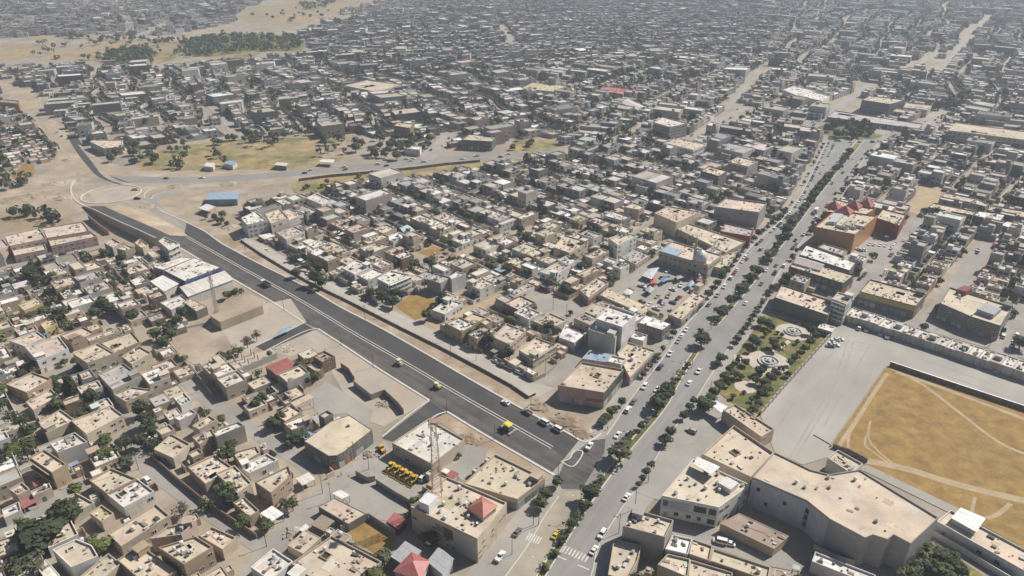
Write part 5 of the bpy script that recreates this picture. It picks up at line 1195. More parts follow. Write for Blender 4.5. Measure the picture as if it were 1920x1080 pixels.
o = link('road_ramp', b.mesh('road_ramp', [M['stone_light'], M['road_new'], M['dirt']])); o['kind'] = 'structure'
pr = root('parapet', 'pale concrete parapet along the top of the ramp wall', 'parapet', cols[0][0])
for i in range(5):
    a, c_ = Vector(cols[0][i]), Vector(cols[0][i + 1]); b = MB(); o3 = Vector(cols[0][0]); t = Vector((.5, .3, 0))
    vs = [a - o3, c_ - o3, c_ - o3 + t, a - o3 + t]; hh = Vector((0, 0, .8))
    b.face([x + hh for x in vs]); b.face([vs[0], vs[1], vs[1] + hh, vs[0] + hh]); b.face([vs[2], vs[3], vs[3] + hh, vs[2] + hh]); link('wall_panel', b.mesh('wall_panel', M['kerb']), pr)
# ---- low shop row with stained back wall along the gravel yard
tf = pts('1583,589 1690,623 1753,643 1855,677 1990,722', 4.6); tb = pts('1600,576 1703,609 1768,630 1868,661 2000,703', 4.6)
fr, bk = [], []
for i in range(4):
    n = (5, 3, 5, 6)[i]
    for k in range(n): fr.append(tf[i].lerp(tf[i + 1], k / n)); bk.append(tb[i].lerp(tb[i + 1], k / n))
fr.append(tf[-1]); bk.append(tb[-1])
rs = random.Random(8)
for i in range(len(fr) - 1):
    q = [fr[i], fr[i + 1] - (fr[i + 1] - fr[i]) * .004, bk[i + 1] - (fr[i + 1] - fr[i]) * .004, bk[i]]
    lb = f'stained low shop unit backing onto the gravel yard, {ORD[i]} from the white corner tower'
    o = building('shop', 'shop', lb, q, 4.6 + rs.uniform(-.3, .4), 'l', rs.choice('llsl'), dict(ph=.5, nw=1, wm='stained_white', ac=rs.choice([0, 1, 2]), vt=rs.choice([0, 1, 2])), seed=600 + i, group='row of low shops along the gravel yard')
    if i % 3 == 1: p = centroid(q); b = MB(); b.box(p.x, p.y, 4.1, 3, 2.4, 2.2, A_DIR); part(o, 'roof_room', b, 'plaster', WC['l'])
# ---- park: two fountains, a pergola
for F, r, lb in ((F1, 4.4, 'round fountain with a broad stone rim at the upper end of the park'), (F2, 5.0, 'round tiered fountain on the large plaza of the park')):
    rt = root('fountain', lb, 'fountain', (F.x, F.y, 0)); REFS.append(('the upper fountain' if r < 4.5 else 'the plaza fountain', F))
    b = MB(); b.lathe(0, 0, [(r, 0), (r, .9), (r - .5, .9), (r - .5, .35)], 36); link('basin', b.mesh('basin', M['kerb']), rt)
    b = MB(); b.face([((r - .5) * math.cos(i * math.pi / 18), (r - .5) * math.sin(i * math.pi / 18), .4) for i in range(36)]); link('pool', b.mesh('pool', M['water']), rt)
    b = MB(); b.lathe(0, 0, [(r * .62, .3), (r * .62, .95), (r * .5, .95), (r * .5, .5)], 30); link('inner_ring', b.mesh('inner_ring', M['kerb']), rt)
    b = MB(); b.lathe(0, 0, [(.5, .3), (.35, 1.2), (1.3, 1.5), (1.35, 1.6), (.2, 1.5), (.15, 2.3), (.5, 2.5), (0, 2.45)], 16); link('spout', b.mesh('spout', M['kerb']), rt)
# ---- lattice masts
def lattice(name, label, base, top, w0, w1, m, bays=12):
    O = Vector(base); rt = root(name, label, 'mast', base); H = top - base[2]
    b = MB(); L = []
    for k in range(bays + 1):
        t = k / bays; w = w0 + (w1 - w0) * t; L.append([Vector((sx * w / 2, sy * w / 2, H * t)) for sx, sy in ((-1, -1), (1, -1), (1, 1), (-1, 1))])
    for i in range(4):
        b = MB(); b.tube(L[0][i], L[-1][i], .10, .07, 5); link('leg', b.mesh('leg', M[m]), rt)
    b = MB()
    for k in range(bays):
        for i in range(4):
            j = (i + 1) % 4; b.tube(L[k][i], L[k + 1][j], .04, .04, 4, cap=False); b.tube(L[k + 1][i], L[k + 1][j], .04, .04, 4, cap=False); b.tube(L[k][j], L[k + 1][i], .04, .04, 4, cap=False)
    link('bracing', b.mesh('bracing', M[m]), rt)
    for k, (z, s) in enumerate(((.78, 0), (.78, 2), (.86, 1), (.86, 3), (.95, 0), (.95, 1), (.95, 2))):
        a = s * math.pi / 2 + .4; r = w1 / 2 + .7; b = MB(); b.box(math.cos(a) * r, math.sin(a) * r, H * z - 1, .25, .4, 2.1, a, bottom=True); b.tube((0, 0, H * z), (math.cos(a) * r, math.sin(a) * r, H * z), .06, .06, 4)
        link('antenna', b.mesh('antenna', M['tank_white']), rt)
    b = MB(); b.box(0, 0, H, w1 + 1.2, w1 + 1.2, .12, bottom=True); link('platform', b.mesh('platform', M[m]), rt)
    return rt
g = G(820, 926, 10.3); lattice('lattice_tower', 'tall red-brown lattice tower on the grey apartment building', (g.x, g.y, 10.3), 42, 3.4, 1.5, 'rust_steel', 14)
g = G(407, 585, 5.2); lattice('lattice_mast', 'slim lattice mast in the bare yard beside the new road', (g.x, g.y, 5.2), 29, 1.5, .8, 'steel', 12); REFS.append(('the slim lattice mast', g)); REFS.append(('the lattice tower', G(820, 926)))
# ---- unfinished columns in the bare yard
cm = MB(); cm.box(0, 0, 0, .45, .45, 3.4); 
for s in (-1, 1): cm.tube((s * .12, 0, 3.4), (s * .12, 0, 4.1), .03, .03, 4)
cm = cm.mesh('concrete_column', M['plaster'])
site = root('building_site', 'unfinished slab with rows of bare columns in the bare yard', 'building site', (*G(440, 690), 0)); b = MB(); b.prism(ccw(pts('368,700 420,680 510,655 520,668 400,716', 0)), 0, .35); part(site, 'slab', b, 'plaster', (.50, .42, .34))
for u, v in ((376, 697), (387, 704), (399, 713), (395, 688), (406, 695), (417, 704), (424, 684), (437, 696), (440, 679), (452, 691), (455, 675), (467, 685), (472, 667), (485, 678), (430, 690), (444, 686), (460, 680), (478, 672)):
    g = G(u, v); link('concrete_column', cm, site, (g.x - site.location.x, g.y - site.location.y, .33), (.42, .36, .30))
# ---- awnings and tarpaulins of the scrap parking yard
ra = random.Random(3)
for k, (s, cc, lb) in enumerate((('1196,518 1217,500 1243,497 1222,528', (.55, .56, .6), 'large white and blue patched tarpaulin over the market stalls'), ('1216,527 1228,519 1234,524 1222,532', (.5, .05, .07), 'small red awning between the tarpaulins'),
        ('1234,522 1258,514 1262,520 1240,531', (.18, .30, .48), 'bright blue tarpaulin at the back of the scrap parking yard'), ('1283,532 1300,522 1306,530 1291,540', (.30, .42, .60), 'blue tarpaulin beside the boulevard trees'), ('1262,517 1284,510 1290,518 1268,526', (.45, .36, .28), 'brown awning right of the bright blue tarpaulin'),
        ('1164,547 1176,538 1192,545 1182,556', (.7, .68, .64), 'white parking canopy standing in the scrap parking yard'), ('1205,543 1220,533 1232,541 1218,551', (.4, .42, .45), 'grey tarpaulin beside the red awning'),
        ('700,452 730,432 742,438 715,456', (.28, .46, .60), 'blue tarpaulin shelter between houses of the middle quarter'), ('748,428 765,420 778,432 762,440', (.55, .65, .68), 'pale blue sheet roof beside the blue tarpaulin shelter'), ('1238,252 1250,247 1264,250 1254,256', (.2, .36, .62), 'bright blue swimming-pool coloured shelter by the dry grass bank'),
        ('272,478 288,470 300,478 284,487', (.10, .20, .50), 'deep blue tarpaulin beside the open concrete frame'), ('76,622 83,618 90,623 83,628', (.15, .28, .55), 'small blue tarpaulin on the roof near the yellow fronted house'), ('520,622 544,611 548,614 524,626', (.2, .35, .55), 'blue sheets piled against the bare yard wall'))):
    q = ccw(pts(s, 3)); O = centroid(q); q = [O + (p - O) * (.72 if O.x > 0 else 1) for p in q]; rt = root('awning', lb, 'awning', (O.x, O.y, 0)); b = MB(); l = [p - O for p in q]; mz = 3.4
    for i in range(4): b.face([(*l[i], 2.8 + ra.uniform(-.3, .4)), (*l[(i + 1) % 4], 2.8), (0, 0, mz)])
    link('canvas', b.mesh('canvas', M['tarp']), rt, None, cc)
    for p in inset(l, .2): b = MB(); b.tube((p.x, p.y, 0), (p.x, p.y, 2.8), .06, .06, 4); link('post', b.mesh('post', M['steel']), rt)
# ---- street lamps and utility poles
def lamp_mesh():
    b = MB(); b.tube((0, 0, 0), (0, 0, 9), .12, .07, 6)
    for s in (-1, 1): b.tube((0, 0, 8.8), (s * 1.7, 0, 9.4), .05, .04, 5)
    p = b.mesh('pole', M['steel']); b = MB(); b.box(0, 0, 0, .9, .35, .16, bottom=True); return p, b.mesh('lamp_head', M['tank_white'])
LP, LH = lamp_mesh(); k = 0
mid = smooth([(a + b_) / 2 for a, b_ in zip(ML, MR)])
for p, d in along(mid, 31, 20):
    u, v = P(p.x, p.y)
    if v < 290 or v > 1090: continue
    rt = root('street_lamp', f'double-armed street lamp on the boulevard median, {ORD[k]} from the zebra crossing end', 'street lamp', (p.x, p.y, .1), math.atan2(d.y, d.x) + 1.57, 'street lamps on the boulevard median'); k += 1
    link('pole', LP, rt)
    for s in (-1, 1): link('lamp_head', LH, rt, (s * 2.0, 0, 9.4))
b = MB(); b.tube((0, 0, 0), (0, 0, 9), .13, .08, 6); UP = b.mesh('pole', M['bark']); b = MB(); b.box(0, 0, 8.2, 1.9, .12, .14, bottom=True)
for s in (-.8, 0, .8): b.tube((s, 0, 8.3), (s, 0, 8.6), .05, .04, 4)
UC = b.mesh('crossarm', M['rust_steel'])
for line, lb in ((((838, 776), (928, 824), (1046, 903), (640, 648), (533, 583), (700, 689)), 'thin pole on the lower kerb of the new road'), (((685, 600), (729, 592), (833, 645), (893, 680), (845, 672), (560, 528), (460, 470)), 'thin pole beside the frontage street'), (((621, 940), (605, 925), (665, 862), (500, 1025), (692, 880), (1000, 985), (960, 1040), (1010, 985)), 'thin pole along the quarter street'), (((1022, 705), (1062, 598), (1037, 580), (1222, 700), (1256, 645), (1135, 560)), 'thin pole behind the green glass front'), (((1160, 1000), (1215, 905), (1190, 955), (1330, 745), (1297, 690)), 'thin pole on the right boulevard pavement'), (((1683, 590), (1773, 612), (1855, 650)), 'thin pole on the street behind the low shop row'), (((376, 735), (330, 720), (260, 880), (160, 905), (245, 640)), 'thin pole on a lane of the lower left quarter')):
    for i, (u, v) in enumerate(sorted(line, key=lambda q: -q[1])):
        g = G(u, v); rt = root('utility_pole', f'{lb}, {ORD[i]} counted from the near end', 'utility pole', (g.x, g.y, 0), random.uniform(0, 3), 'utility poles'); link('pole', UP, rt); link('crossarm', UC, rt)
# ---- rubble heaps
def heap(label, u, v, r, h, m, seed):
    rr = random.Random(seed); g = G(u, v); b = MB(); n = 14; rings = [(1, 0), (.75, .45), (.45, .8), (.12, 1)]
    vs = [[(g.x + math.cos(i * 6.283 / n) * r * k * rr.uniform(.75, 1.2), g.y + math.sin(i * 6.283 / n) * r * .8 * k * rr.uniform(.75, 1.2), h * z * rr.uniform(.7, 1.2)) for i in range(n)] for k, z in rings]
    for s in range(3):
        for i in range(n): b.face([vs[s][i], vs[s][(i + 1) % n], vs[s + 1][(i + 1) % n], vs[s + 1][i]])
    b.face(vs[3])
    for _ in range(26): a = rr.uniform(0, 6.28); q = rr.uniform(.2, 1.1) * r; s = rr.uniform(.3, 1.0); b.box(g.x + math.cos(a) * q, g.y + math.sin(a) * q * .8, 0, s, s * .8, h * max(.2, 1 - q / r) * .9 + s * .4, a)
    o = link('rubble_heap', b.mesh('rubble_heap', M[m])); o['label'] = label; o['category'] = 'heap'
heap('brown earth heap at the corner of the new road below the green glass front', 1062, 790, 7, 1.6, 'dirt_brown', 1); heap('earth heap with stones beside the parked white vans', 1015, 762, 6, 1.4, 'dirt_brown', 2); heap('earth heap behind the kerb bend of the new road', 1093, 812, 5, 1.2, 'dirt_brown', 3)
heap('pile of grey construction rubble in the bare yard', 428, 688, 4, 1.2, 'rubble', 4); heap('wide heap of broken concrete in the rubble lot', 530, 655, 6, .9, 'rubble', 5); heap('rubble heap beside the ruined wall', 722, 757, 4, 1, 'rubble', 6); heap('gravel heap next to the lone yellow backhoe', 695, 852, 3.5, 1.3, 'rubble', 7)
heap('brick rubble heap beside the white low junk house', 553, 1000, 4, 1.3, 'rubble', 8); heap('earth mounds left of the unfinished roundabout', 60, 368, 10, 1.5, 'dirt', 9)
for u_, v_, r_, m_, l_ in ((100, 345, 9, 'dirt', 'long earth bank left of the roundabout kerb'), (30, 375, 12, 'dirt_brown', 'wide brown spoil bank at the left picture edge'), (118, 372, 8, 'dirt', 'graded earth heap between the spoil bank and the ramp head'), (275, 388, 6, 'dirt', 'sandy heap between the ramp and the approach road'), (330, 350, 7, 'dirt_brown', 'brown earth bank between the cross road and the approach road'), (70, 400, 11, 'dirt_brown', 'scrubby earth bank behind the pink school'), (130, 300, 6, 'dirt', 'sand heap beside the hill road'), (430, 345, 8, 'dirt', 'low earth bank above the blue roofed workshop'), (110, 404, 9, 'dirt_brown', 'dark earth bank nearest the ramp head, behind the pink school')): heap(l_, u_, v_, r_, 1.3, m_, u_)
heap('debris pile at the foot of the white curve house', 430, 425, 7, 1.4, 'rubble', 10); heap('earth heap along the verge by the square cream building', 880, 822, 5, 1.0, 'dirt_brown', 11)
# ------------------------------------------------------------------ trees
def crown_mesh(seed, kind):
    r = random.Random(seed); b = MB(); V = []
    ncl, per, sz = dict(round=(20, 32, .20), loose=(12, 22, .18), cypress=(14, 24, .30), shrub=(8, 24, .26))[kind]
    for k in range(ncl):
        while True:
            c = Vector((r.uniform(-1, 1), r.uniform(-1, 1), r.uniform(-1, 1)))
            if c.length < 1: break
        if kind == 'cypress': z = r.uniform(0, 1); c = Vector((c.x * .6 * (1.05 - z), c.y * .6 * (1.05 - z), z * 2 - 1)); R0 = .45 * (1.15 - z)
        else: c = c * (.60 if kind != 'loose' else .8); R0 = r.uniform(.30, .48)
        for j in range(per):
            d = Vector((r.gauss(0, 1), r.gauss(0, 1), r.gauss(0, 1) + .25)).normalized(); p = c + d * R0 * r.uniform(.75, 1.1)
            n = (d + Vector((r.uniform(-.5, .5), r.uniform(-.5, .5), r.uniform(-.3, .7)))).normalized()
            t = n.orthogonal().normalized(); q = n.cross(t); a = r.uniform(0, 6.28); t, q = t * math.cos(a) + q * math.sin(a), q * math.cos(a) - t * math.sin(a); s = sz * r.uniform(.6, 1.2)
            zc = {'cypress': (.54, .46), 'shrub': (.5, .5)}.get(kind, (.64, .36))
            f = lambda w: (w.x, w.y, zc[0] + w.z * zc[1])
            b.face([f(p - t * s), f(p - q * s * .6), f(p + t * s), f(p + q * s * .6)])
    return b.mesh('crown', M['leaf'])
def trunk_mesh(seed, hz=.55):
    r = random.Random(seed); b = MB(); b.tube((0, 0, 0), (.03, .02, hz), .075, .045, 7)
    for k in range(5):
        a = k * 1.26 + r.uniform(-.3, .3); b.tube((.02, .01, hz * r.uniform(.5, .95)), (math.cos(a) * .5, math.sin(a) * .5, hz + r.uniform(.05, .22)), .035, .012, 5)
    return b.mesh('trunk', M['bark'])
CR = dict(round=[crown_mesh(i, 'round') for i in (1, 2, 3, 4)], loose=[crown_mesh(i, 'loose') for i in (11, 12, 13)], cypress=[crown_mesh(i, 'cypress') for i in (21, 22)], shrub=[crown_mesh(i, 'shrub') for i in (31, 32)])
TR = [trunk_mesh(i) for i in (1, 2, 3)]
LEAF = dict(dark=(.068, .082, .044), mid=(.092, .108, .048), light=(.125, .145, .050), olive=(.115, .122, .070), dry=(.18, .155, .08))
def tree(p, r, h, kind, tone, label, cat='tree', group=None, seed=0):
    rr = random.Random(seed); o = root('shrub' if kind == 'shrub' else ('cypress' if kind == 'cypress' else 'tree'), label, cat, (p[0], p[1], 0), rr.uniform(0, 6.28), group); o.scale = (r, r, h)
    link('trunk', rr.choice(TR), o); link('crown', rr.choice(CR[kind]), o, None, jit(LEAF[tone], .22, rr)); return o
TN = dict(dark='dark green', mid='green', light='light green', olive='grey-green', dry='half dry')
KN = dict(round='leafy tree', loose='thin-crowned tree', cypress='cypress', shrub='round shrub')
T = []   # (place, radius, height, kind, tone, where, group)
def tr(u, v, r, h, kind='round', tone='dark', where='', group=None):
    p = G(u, v, h * (.64 if kind != 'cypress' else .5)); T.append((p, r, h, kind, tone, where, group))
for a in ((75, 1000, 7.2, 10), (45, 1008, 4, 7), (126, 958, 5.2, 9), (100, 965, 3, 7), (55, 1062, 4.5, 6, 'loose', 'olive'), (28, 1052, 3, 5, 'loose', 'olive'), (190, 1022, 3.4, 6, 'round', 'light'), (172, 1012, 2, 4, 'loose', 'olive'), (130, 728, 3.4, 13, 'cypress'), (153, 722, 1.3, 12, 'cypress'), (167, 742, 3.4, 9),
          (145, 775, 3.4, 5), (170, 765, 2.6, 5, 'round', 'mid'), (112, 728, 2.6, 6), (52, 805, 3.4, 6), (40, 790, 2.5, 5), (53, 830, 3.2, 5, 'round', 'mid'), (25, 842, 3.6, 5, 'round', 'light'), (10, 860, 3, 5), (195, 850, 3.2, 6, 'round', 'light'), (190, 832, 3, 6), (232, 830, 3, 6), (218, 845, 2.2, 5), (236, 866, 3.2, 6),
          (262, 765, 3.2, 8), (270, 785, 3.4, 8), (278, 800, 3, 7), (262, 825, 3, 7), (285, 810, 2.5, 6), (338, 955, 2.6, 6, 'loose', 'olive'), (385, 945, 2.6, 5, 'loose', 'mid'), (425, 850, 3.4, 7, 'round', 'mid'), (432, 835, 2.4, 6), (455, 980, 2.8, 6, 'loose', 'mid'), (500, 985, 2.4, 4, 'round', 'mid'), (530, 945, 2.2, 4, 'loose', 'olive'), (548, 945, 2.6, 5, 'loose', 'mid'), (480, 755, 2.8, 6), (492, 745, 2.4, 6, 'round', 'mid'), (512, 792, 3, 6), (525, 782, 2.2, 6), (552, 818, 3.2, 6), (570, 815, 2.6, 5, 'loose'), (540, 830, 2, 4),
          (330, 602, 3.6, 7, 'round', 'mid'), (318, 622, 4.2, 8, 'round', 'mid'), (305, 640, 3.6, 8), (290, 625, 3.2, 7, 'round', 'mid'), (340, 585, 2.6, 7), (248, 590, 3.2, 7), (190, 568, 4.2, 8), (205, 578, 3.4, 7), (183, 552, 3, 7), (175, 585, 2.6, 6, 'round', 'mid'), (120, 590, 3.6, 7), (100, 598, 3, 6), (145, 600, 2.2, 5), (60, 592, 3.4, 6, 'round', 'mid'), (45, 600, 2.4, 5), (205, 622, 2.4, 5, 'round', 'mid'), (120, 678, 2, 4, 'round', 'light'), (148, 690, 2.5, 5), (55, 685, 3, 5), (40, 700, 2.6, 5), (100, 712, 2.4, 5),
          (55, 508, 4.4, 8), (68, 522, 3, 7), (95, 520, 3.6, 8, 'round', 'mid'), (12, 532, 3.4, 7, 'round', 'mid'), (228, 482, 3.2, 8, 'round', 'mid'), (195, 475, 3, 7), (210, 535, 3, 6), (250, 520, 2.5, 6), (125, 545, 2.4, 6), (40, 545, 2.5, 6), (160, 520, 2.6, 6),
          (428, 552, 3, 5, 'round', 'light'), (440, 548, 2.4, 6), (452, 545, 1.8, 5), (415, 668, 2.6, 5, 'round', 'mid'), (445, 655, 3, 5, 'loose', 'light'), (432, 662, 2.2, 4, 'loose', 'light'), (345, 672, 2, 4, 'loose', 'olive'), (480, 628, 2, 6, 'loose', 'dry'), (462, 640, 2.4, 6, 'loose', 'dry'), (505, 662, 1.6, 4), (565, 685, 3, 7, 'round', 'olive'), (552, 700, 2.5, 5), (590, 705, 2.4, 5), (575, 712, 2.2, 5), (861, 853, 1.2, 2.6, 'shrub', 'mid'),
          (412, 412, 3.4, 5), (402, 405, 2.6, 5), (416, 400, 2.8, 6), (425, 418, 2, 4), (385, 405, 2, 4), (575, 498, 3.2, 6, 'round', 'mid'), (555, 510, 3, 6), (590, 520, 4, 9), (602, 528, 3, 8), (570, 470, 2.8, 6), (548, 482, 2.8, 6), (695, 548, 3, 7), (740, 548, 3, 6), (752, 552, 2.4, 6), (955, 660, 2.6, 6), (890, 628, 3.2, 7), (900, 642, 2.8, 6), (878, 618, 2.6, 6), (805, 490, 3.4, 9), (812, 498, 3, 7), (745, 492, 3.2, 6), (730, 496, 3, 6), (760, 487, 3, 6), (1000, 577, 2.4, 5, 'round', 'light'), (985, 585, 1.8, 4), (1030, 612, 3, 7), (1042, 620, 2.4, 7, 'round', 'olive'), (1070, 585, 1.8, 3, 'loose'), (1075, 492, 2.6, 5, 'round', 'light'), (1090, 500, 3, 6), (1150, 522, 3.4, 6, 'round', 'mid'), (1120, 430, 2.6, 5)):
    tr(*a)
# boulevard
for u, v, r, h, k, t in ((1107, 922, 3.8, 7.5, 'round', 'dark'), (1098, 945, 2.4, 5, 'round', 'mid'), (1163, 845, 4.6, 8, 'round', 'olive'), (1175, 825, 2.2, 4, 'loose', 'mid'), (1182, 812, 1.8, 3, 'shrub', 'mid'), (1203, 797, 1.8, 4, 'round', 'dark'), (1235, 752, 4.2, 7, 'round', 'dark'), (1246, 738, 4.2, 7.5, 'round', 'dark'), (1252, 728, 3, 6, 'round', 'dark'), (1316, 635, 4.3, 7, 'round', 'dark'), (1313, 620, 2, 4, 'round', 'dark'), (1276, 702, 2.2, 3.5, 'loose', 'mid'), (1290, 683, 2, 3, 'shrub', 'mid'), (1083, 968, 2, 3.4, 'loose', 'mid'), (1070, 985, 2.4, 5, 'loose', 'dark'), (1055, 1010, 2, 3, 'shrub', 'mid'), (1040, 1035, 1.6, 2.6, 'shrub', 'mid'), (1022, 1062, 1.6, 2.4, 'shrub', 'mid'), (1130, 895, 1.8, 3, 'loose', 'mid'), (1262, 718, 1.6, 3, 'shrub', 'mid')):
    tr(u, v, r, h, k, t, 'on the boulevard median', 'trees on the boulevard median')
rt_ = random.Random(12)
for seg, step in ((mid, 7.5),):
    for p, d in along(seg, step, 4):
        u, v = P(p.x, p.y)
        if 285 < v < 612 and not (500 < v < 512) and rt_.random() < .93:
            T.append((p + Vector((rt_.uniform(-1, 1), rt_.uniform(-.5, .5))), rt_.uniform(1.8, 4.4), rt_.uniform(3.5, 7.8), 'round', 'dark', 'on the boulevard median', 'trees on the boulevard median'))
for p, d in along(BL_L, 8.5, 60):
    u, v = P(p.x, p.y); off = Vector((-d.y, d.x)) * 2.0
    dense = 400 < v < 585
    if 268 < v < 775 and rt_.random() < (.9 if dense else .5):
        T.append((p + off, rt_.uniform(1.8, 3.2) if dense else rt_.uniform(1.3, 2.2), rt_.uniform(4, 6.5) if dense else rt_.uniform(3, 4.5), 'round', 'dark', 'on the left boulevard pavement', 'trees along the left boulevard pavement'))
for a in ((1024, 925, 2.6, 5), (1014, 942, 2.7, 5), (1045, 902, 2.2, 4.5), (1149, 769, 2.7, 4.5), (1130, 790, 2.2, 3.5), (1137, 782, 2, 3.5)): tr(*a, 'round', 'mid', 'on the left boulevard pavement', 'trees along the left boulevard pavement')
for a in ((1206, 897, 1.3, 3), (1212, 884, 1.4, 3), (1221, 871, 1.6, 3.4), (1197, 907, 1.2, 3), (1249, 824, 2.6, 4.5), (1258, 808, 2.2, 4.5), (1281, 778, 2, 4), (1301, 750, 2, 3.6), (1294, 762, 1.6, 3.4), (1322, 757, 4, 7, 'round', 'mid'), (1332, 748, 3, 6), (1352, 640 + 30, 2.8, 5), (1345, 680, 2, 4)): tr(*(a if len(a) > 4 else (*a, 'round', 'dark')), 'on the right boulevard verge', 'trees along the right boulevard verge')
for p, d in along(BL_R, 5.5, 0):
    u, v = P(p.x, p.y); off = Vector((d.y, -d.x)) * 1.8
    if (548 < v < 650 and rt_.random() < .95) or (280 < v < 545 and rt_.random() < .28): T.append((p + off, rt_.uniform(1.6, 2.6), rt_.uniform(3.2, 5), 'round', 'dark', 'on the right boulevard verge', 'trees along the right boulevard verge'))
# park
for a in ((1428, 602, 2.8, 5), (1440, 606, 2.6, 5), (1447, 612, 2, 4), (1413, 636, 2.8, 5), (1420, 642, 2.4, 5), (1450, 640, 2.6, 6), (1466, 628, 1.4, 3, 'cypress'), (1458, 622, 1.2, 2.4, 'shrub'), (1455, 650, 2.2, 5), (1469, 646, 1.8, 4), (1521, 618, 2.4, 5), (1530, 628, 2.2, 5), (1520, 640, 2.2, 5), (1510, 650, 2, 4), (1537, 622, 2, 4), (1500, 660, 2.2, 4), (1490, 668, 2.2, 4), (1482, 678, 2, 4), (1495, 640, 1.6, 3, 'shrub', 'mid'), (1425, 695, 2.4, 5), (1432, 690, 2, 5), (1385, 672, 2, 4), (1398, 678, 2.2, 4), (1370, 690, 2.4, 4.5), (1378, 700, 2.6, 4.5, 'round', 'mid'), (1360, 705, 2.4, 4.5), (1350, 722, 2.2, 4), (1366, 718, 1.8, 3.6, 'round', 'mid'), (1390, 705, 1.8, 3, 'shrub', 'mid'), (1418, 712, 2, 4), (1432, 715, 2.4, 4.5, 'round', 'mid'), (1445, 705, 2.2, 4), (1455, 698, 2.4, 4), (1466, 690, 2, 4), (1440, 728, 2.4, 4, 'round', 'olive'), (1425, 735, 2, 4), (1410, 748, 1.6, 3, 'shrub', 'mid'), (1415, 765, 2, 4, 'round', 'mid'), (1422, 755, 2, 4), (1405, 770, 1.8, 3, 'loose', 'olive'), (1375, 742, 1.5, 3, 'shrub', 'mid'), (1395, 735, 1.2, 2, 'shrub'), (1338, 735, 2.4, 5), (1405, 655, 1.6, 3.4, 'round', 'mid'), (1435, 625, 1.8, 3.4, 'round', 'light'), (1478, 700, 1.8, 3.5)):
    tr(*(list(a) + ['round', 'dark'][len(a) - 4:])[:6], 'in the park', 'trees and shrubs in the park')
# right of the boulevard
for a in ((1637, 478, 3, 6, 'round', 'mid'), (1610, 505, 3, 5), (1718, 530, 3, 6), (1762, 525, 2.6, 5), (1735, 395, 3.4, 6), (1805, 470, 3, 5), (1795, 478, 2.6, 5), (1733, 612, 2.6, 4.5), (1757, 577, 2.2, 5), (1900, 585, 2.6, 5), (1890, 545, 2.6, 6), (1840, 612, 2, 6), (1880, 618, 2, 4), (1475, 520, 3, 7), (1468, 530, 2.6, 6), (1500, 545, 2.4, 6), (1486, 482, 2.2, 4), (1915, 640, 4, 7), (1735, 1025, 4, 6, 'loose', 'olive'), (1760, 1040, 3.6, 6, 'round', 'mid'), (1785, 1050, 3.2, 5), (1720, 1055, 3.6, 6, 'loose', 'olive'), (1745, 1062, 3.2, 6), (1770, 1072, 3.4, 5, 'round', 'mid'), (1800, 1068, 2.6, 5), (1705, 1075, 3, 5, 'loose', 'olive')): tr(*a)
rr = random.Random(77)
def grove(poly, n, r0, r1, h0, h1, tones, where, group=None, kind='round'):
    q = pts(poly); c = 0
    while c < n:
        u = [p[0] for p in q]; v = [p[1] for p in q]; p = Vector((rr.uniform(min(u), max(u)), rr.uniform(min(v), max(v))))
        if inside(p, q): T.append((p, rr.uniform(r0, r1), rr.uniform(h0, h1), kind, rr.choice(tones), where, group)); c += 1
grove('1548,250 1556,236 1592,230 1630,238 1640,250 1615,262 1575,264', 30, 3.2, 5.2, 6, 9, ['dark'], 'in the roundabout garden', 'trees in the roundabout garden')
grove('662,285 672,262 720,255 770,258 812,268 800,290 740,302 690,300', 34, 3, 5, 6, 10, ['dark', 'dark', 'mid'], 'in the roadside grove', 'trees of the roadside grove')
grove('190,300 200,285 245,272 300,278 270,305 225,316', 20, 3, 4.5, 5, 8, ['dark', 'mid'], 'on the bank above the hill road', 'trees on the bank above the hill road')
grove('300,280 420,262 470,252 560,246 640,248 640,258 520,262 430,272 320,292', 26, 2.4, 4, 5, 8, ['dark', 'dark', 'mid'], 'along the top of the dry grass bank')
grove('560,356 640,338 720,326 700,340 600,362', 12, 2, 3, 3, 5, ['mid', 'olive'], 'on the verge below the cross road')
grove('955,285 975,262 1000,266 990,284', 8, 2, 3.4, 4, 6, ['dark', 'mid'], 'on the dry grass bank')
grove('1195,272 1215,255 1235,262 1225,280', 8, 3, 4, 6, 8, ['dark'], 'beside the glazed balcony block')
cand = sorted(T, key=lambda t: -t[1] * t[2] / (t[0].length ** 2)); NT = 190
hand = cand[:NT]; over = cand[NT:]
yt = sorted(YARD_TREES, key=lambda t: t[0] ** 2 + t[1] ** 2); near_y = yt[:108]; far_y = yt[108:]
for x, y, r in near_y:
    r *= 1.15
    kd = rr.choice(['round', 'round', 'round', 'loose', 'shrub', 'loose']); hand.append((Vector((x, y)), r, r * rr.uniform(1.4, 2.1) + 1.2, kd, rr.choice(['dark', 'dark', 'mid', 'mid', 'olive', 'light']), 'in a house yard', 'trees in house yards'))
lab = rank_labels([(t[0], f'{TN[t[4]]} {KN[t[3]]}', t[5]) for t in hand])
seen = set()
for k, (t, lb) in enumerate(zip(hand, lab)):
    tree(t[0], t[1] * 1.22, t[2] * 1.08, t[3], t[4], lb, 'cypress' if t[3] == 'cypress' else ('shrub' if t[3] == 'shrub' else 'tree'), t[6], k)
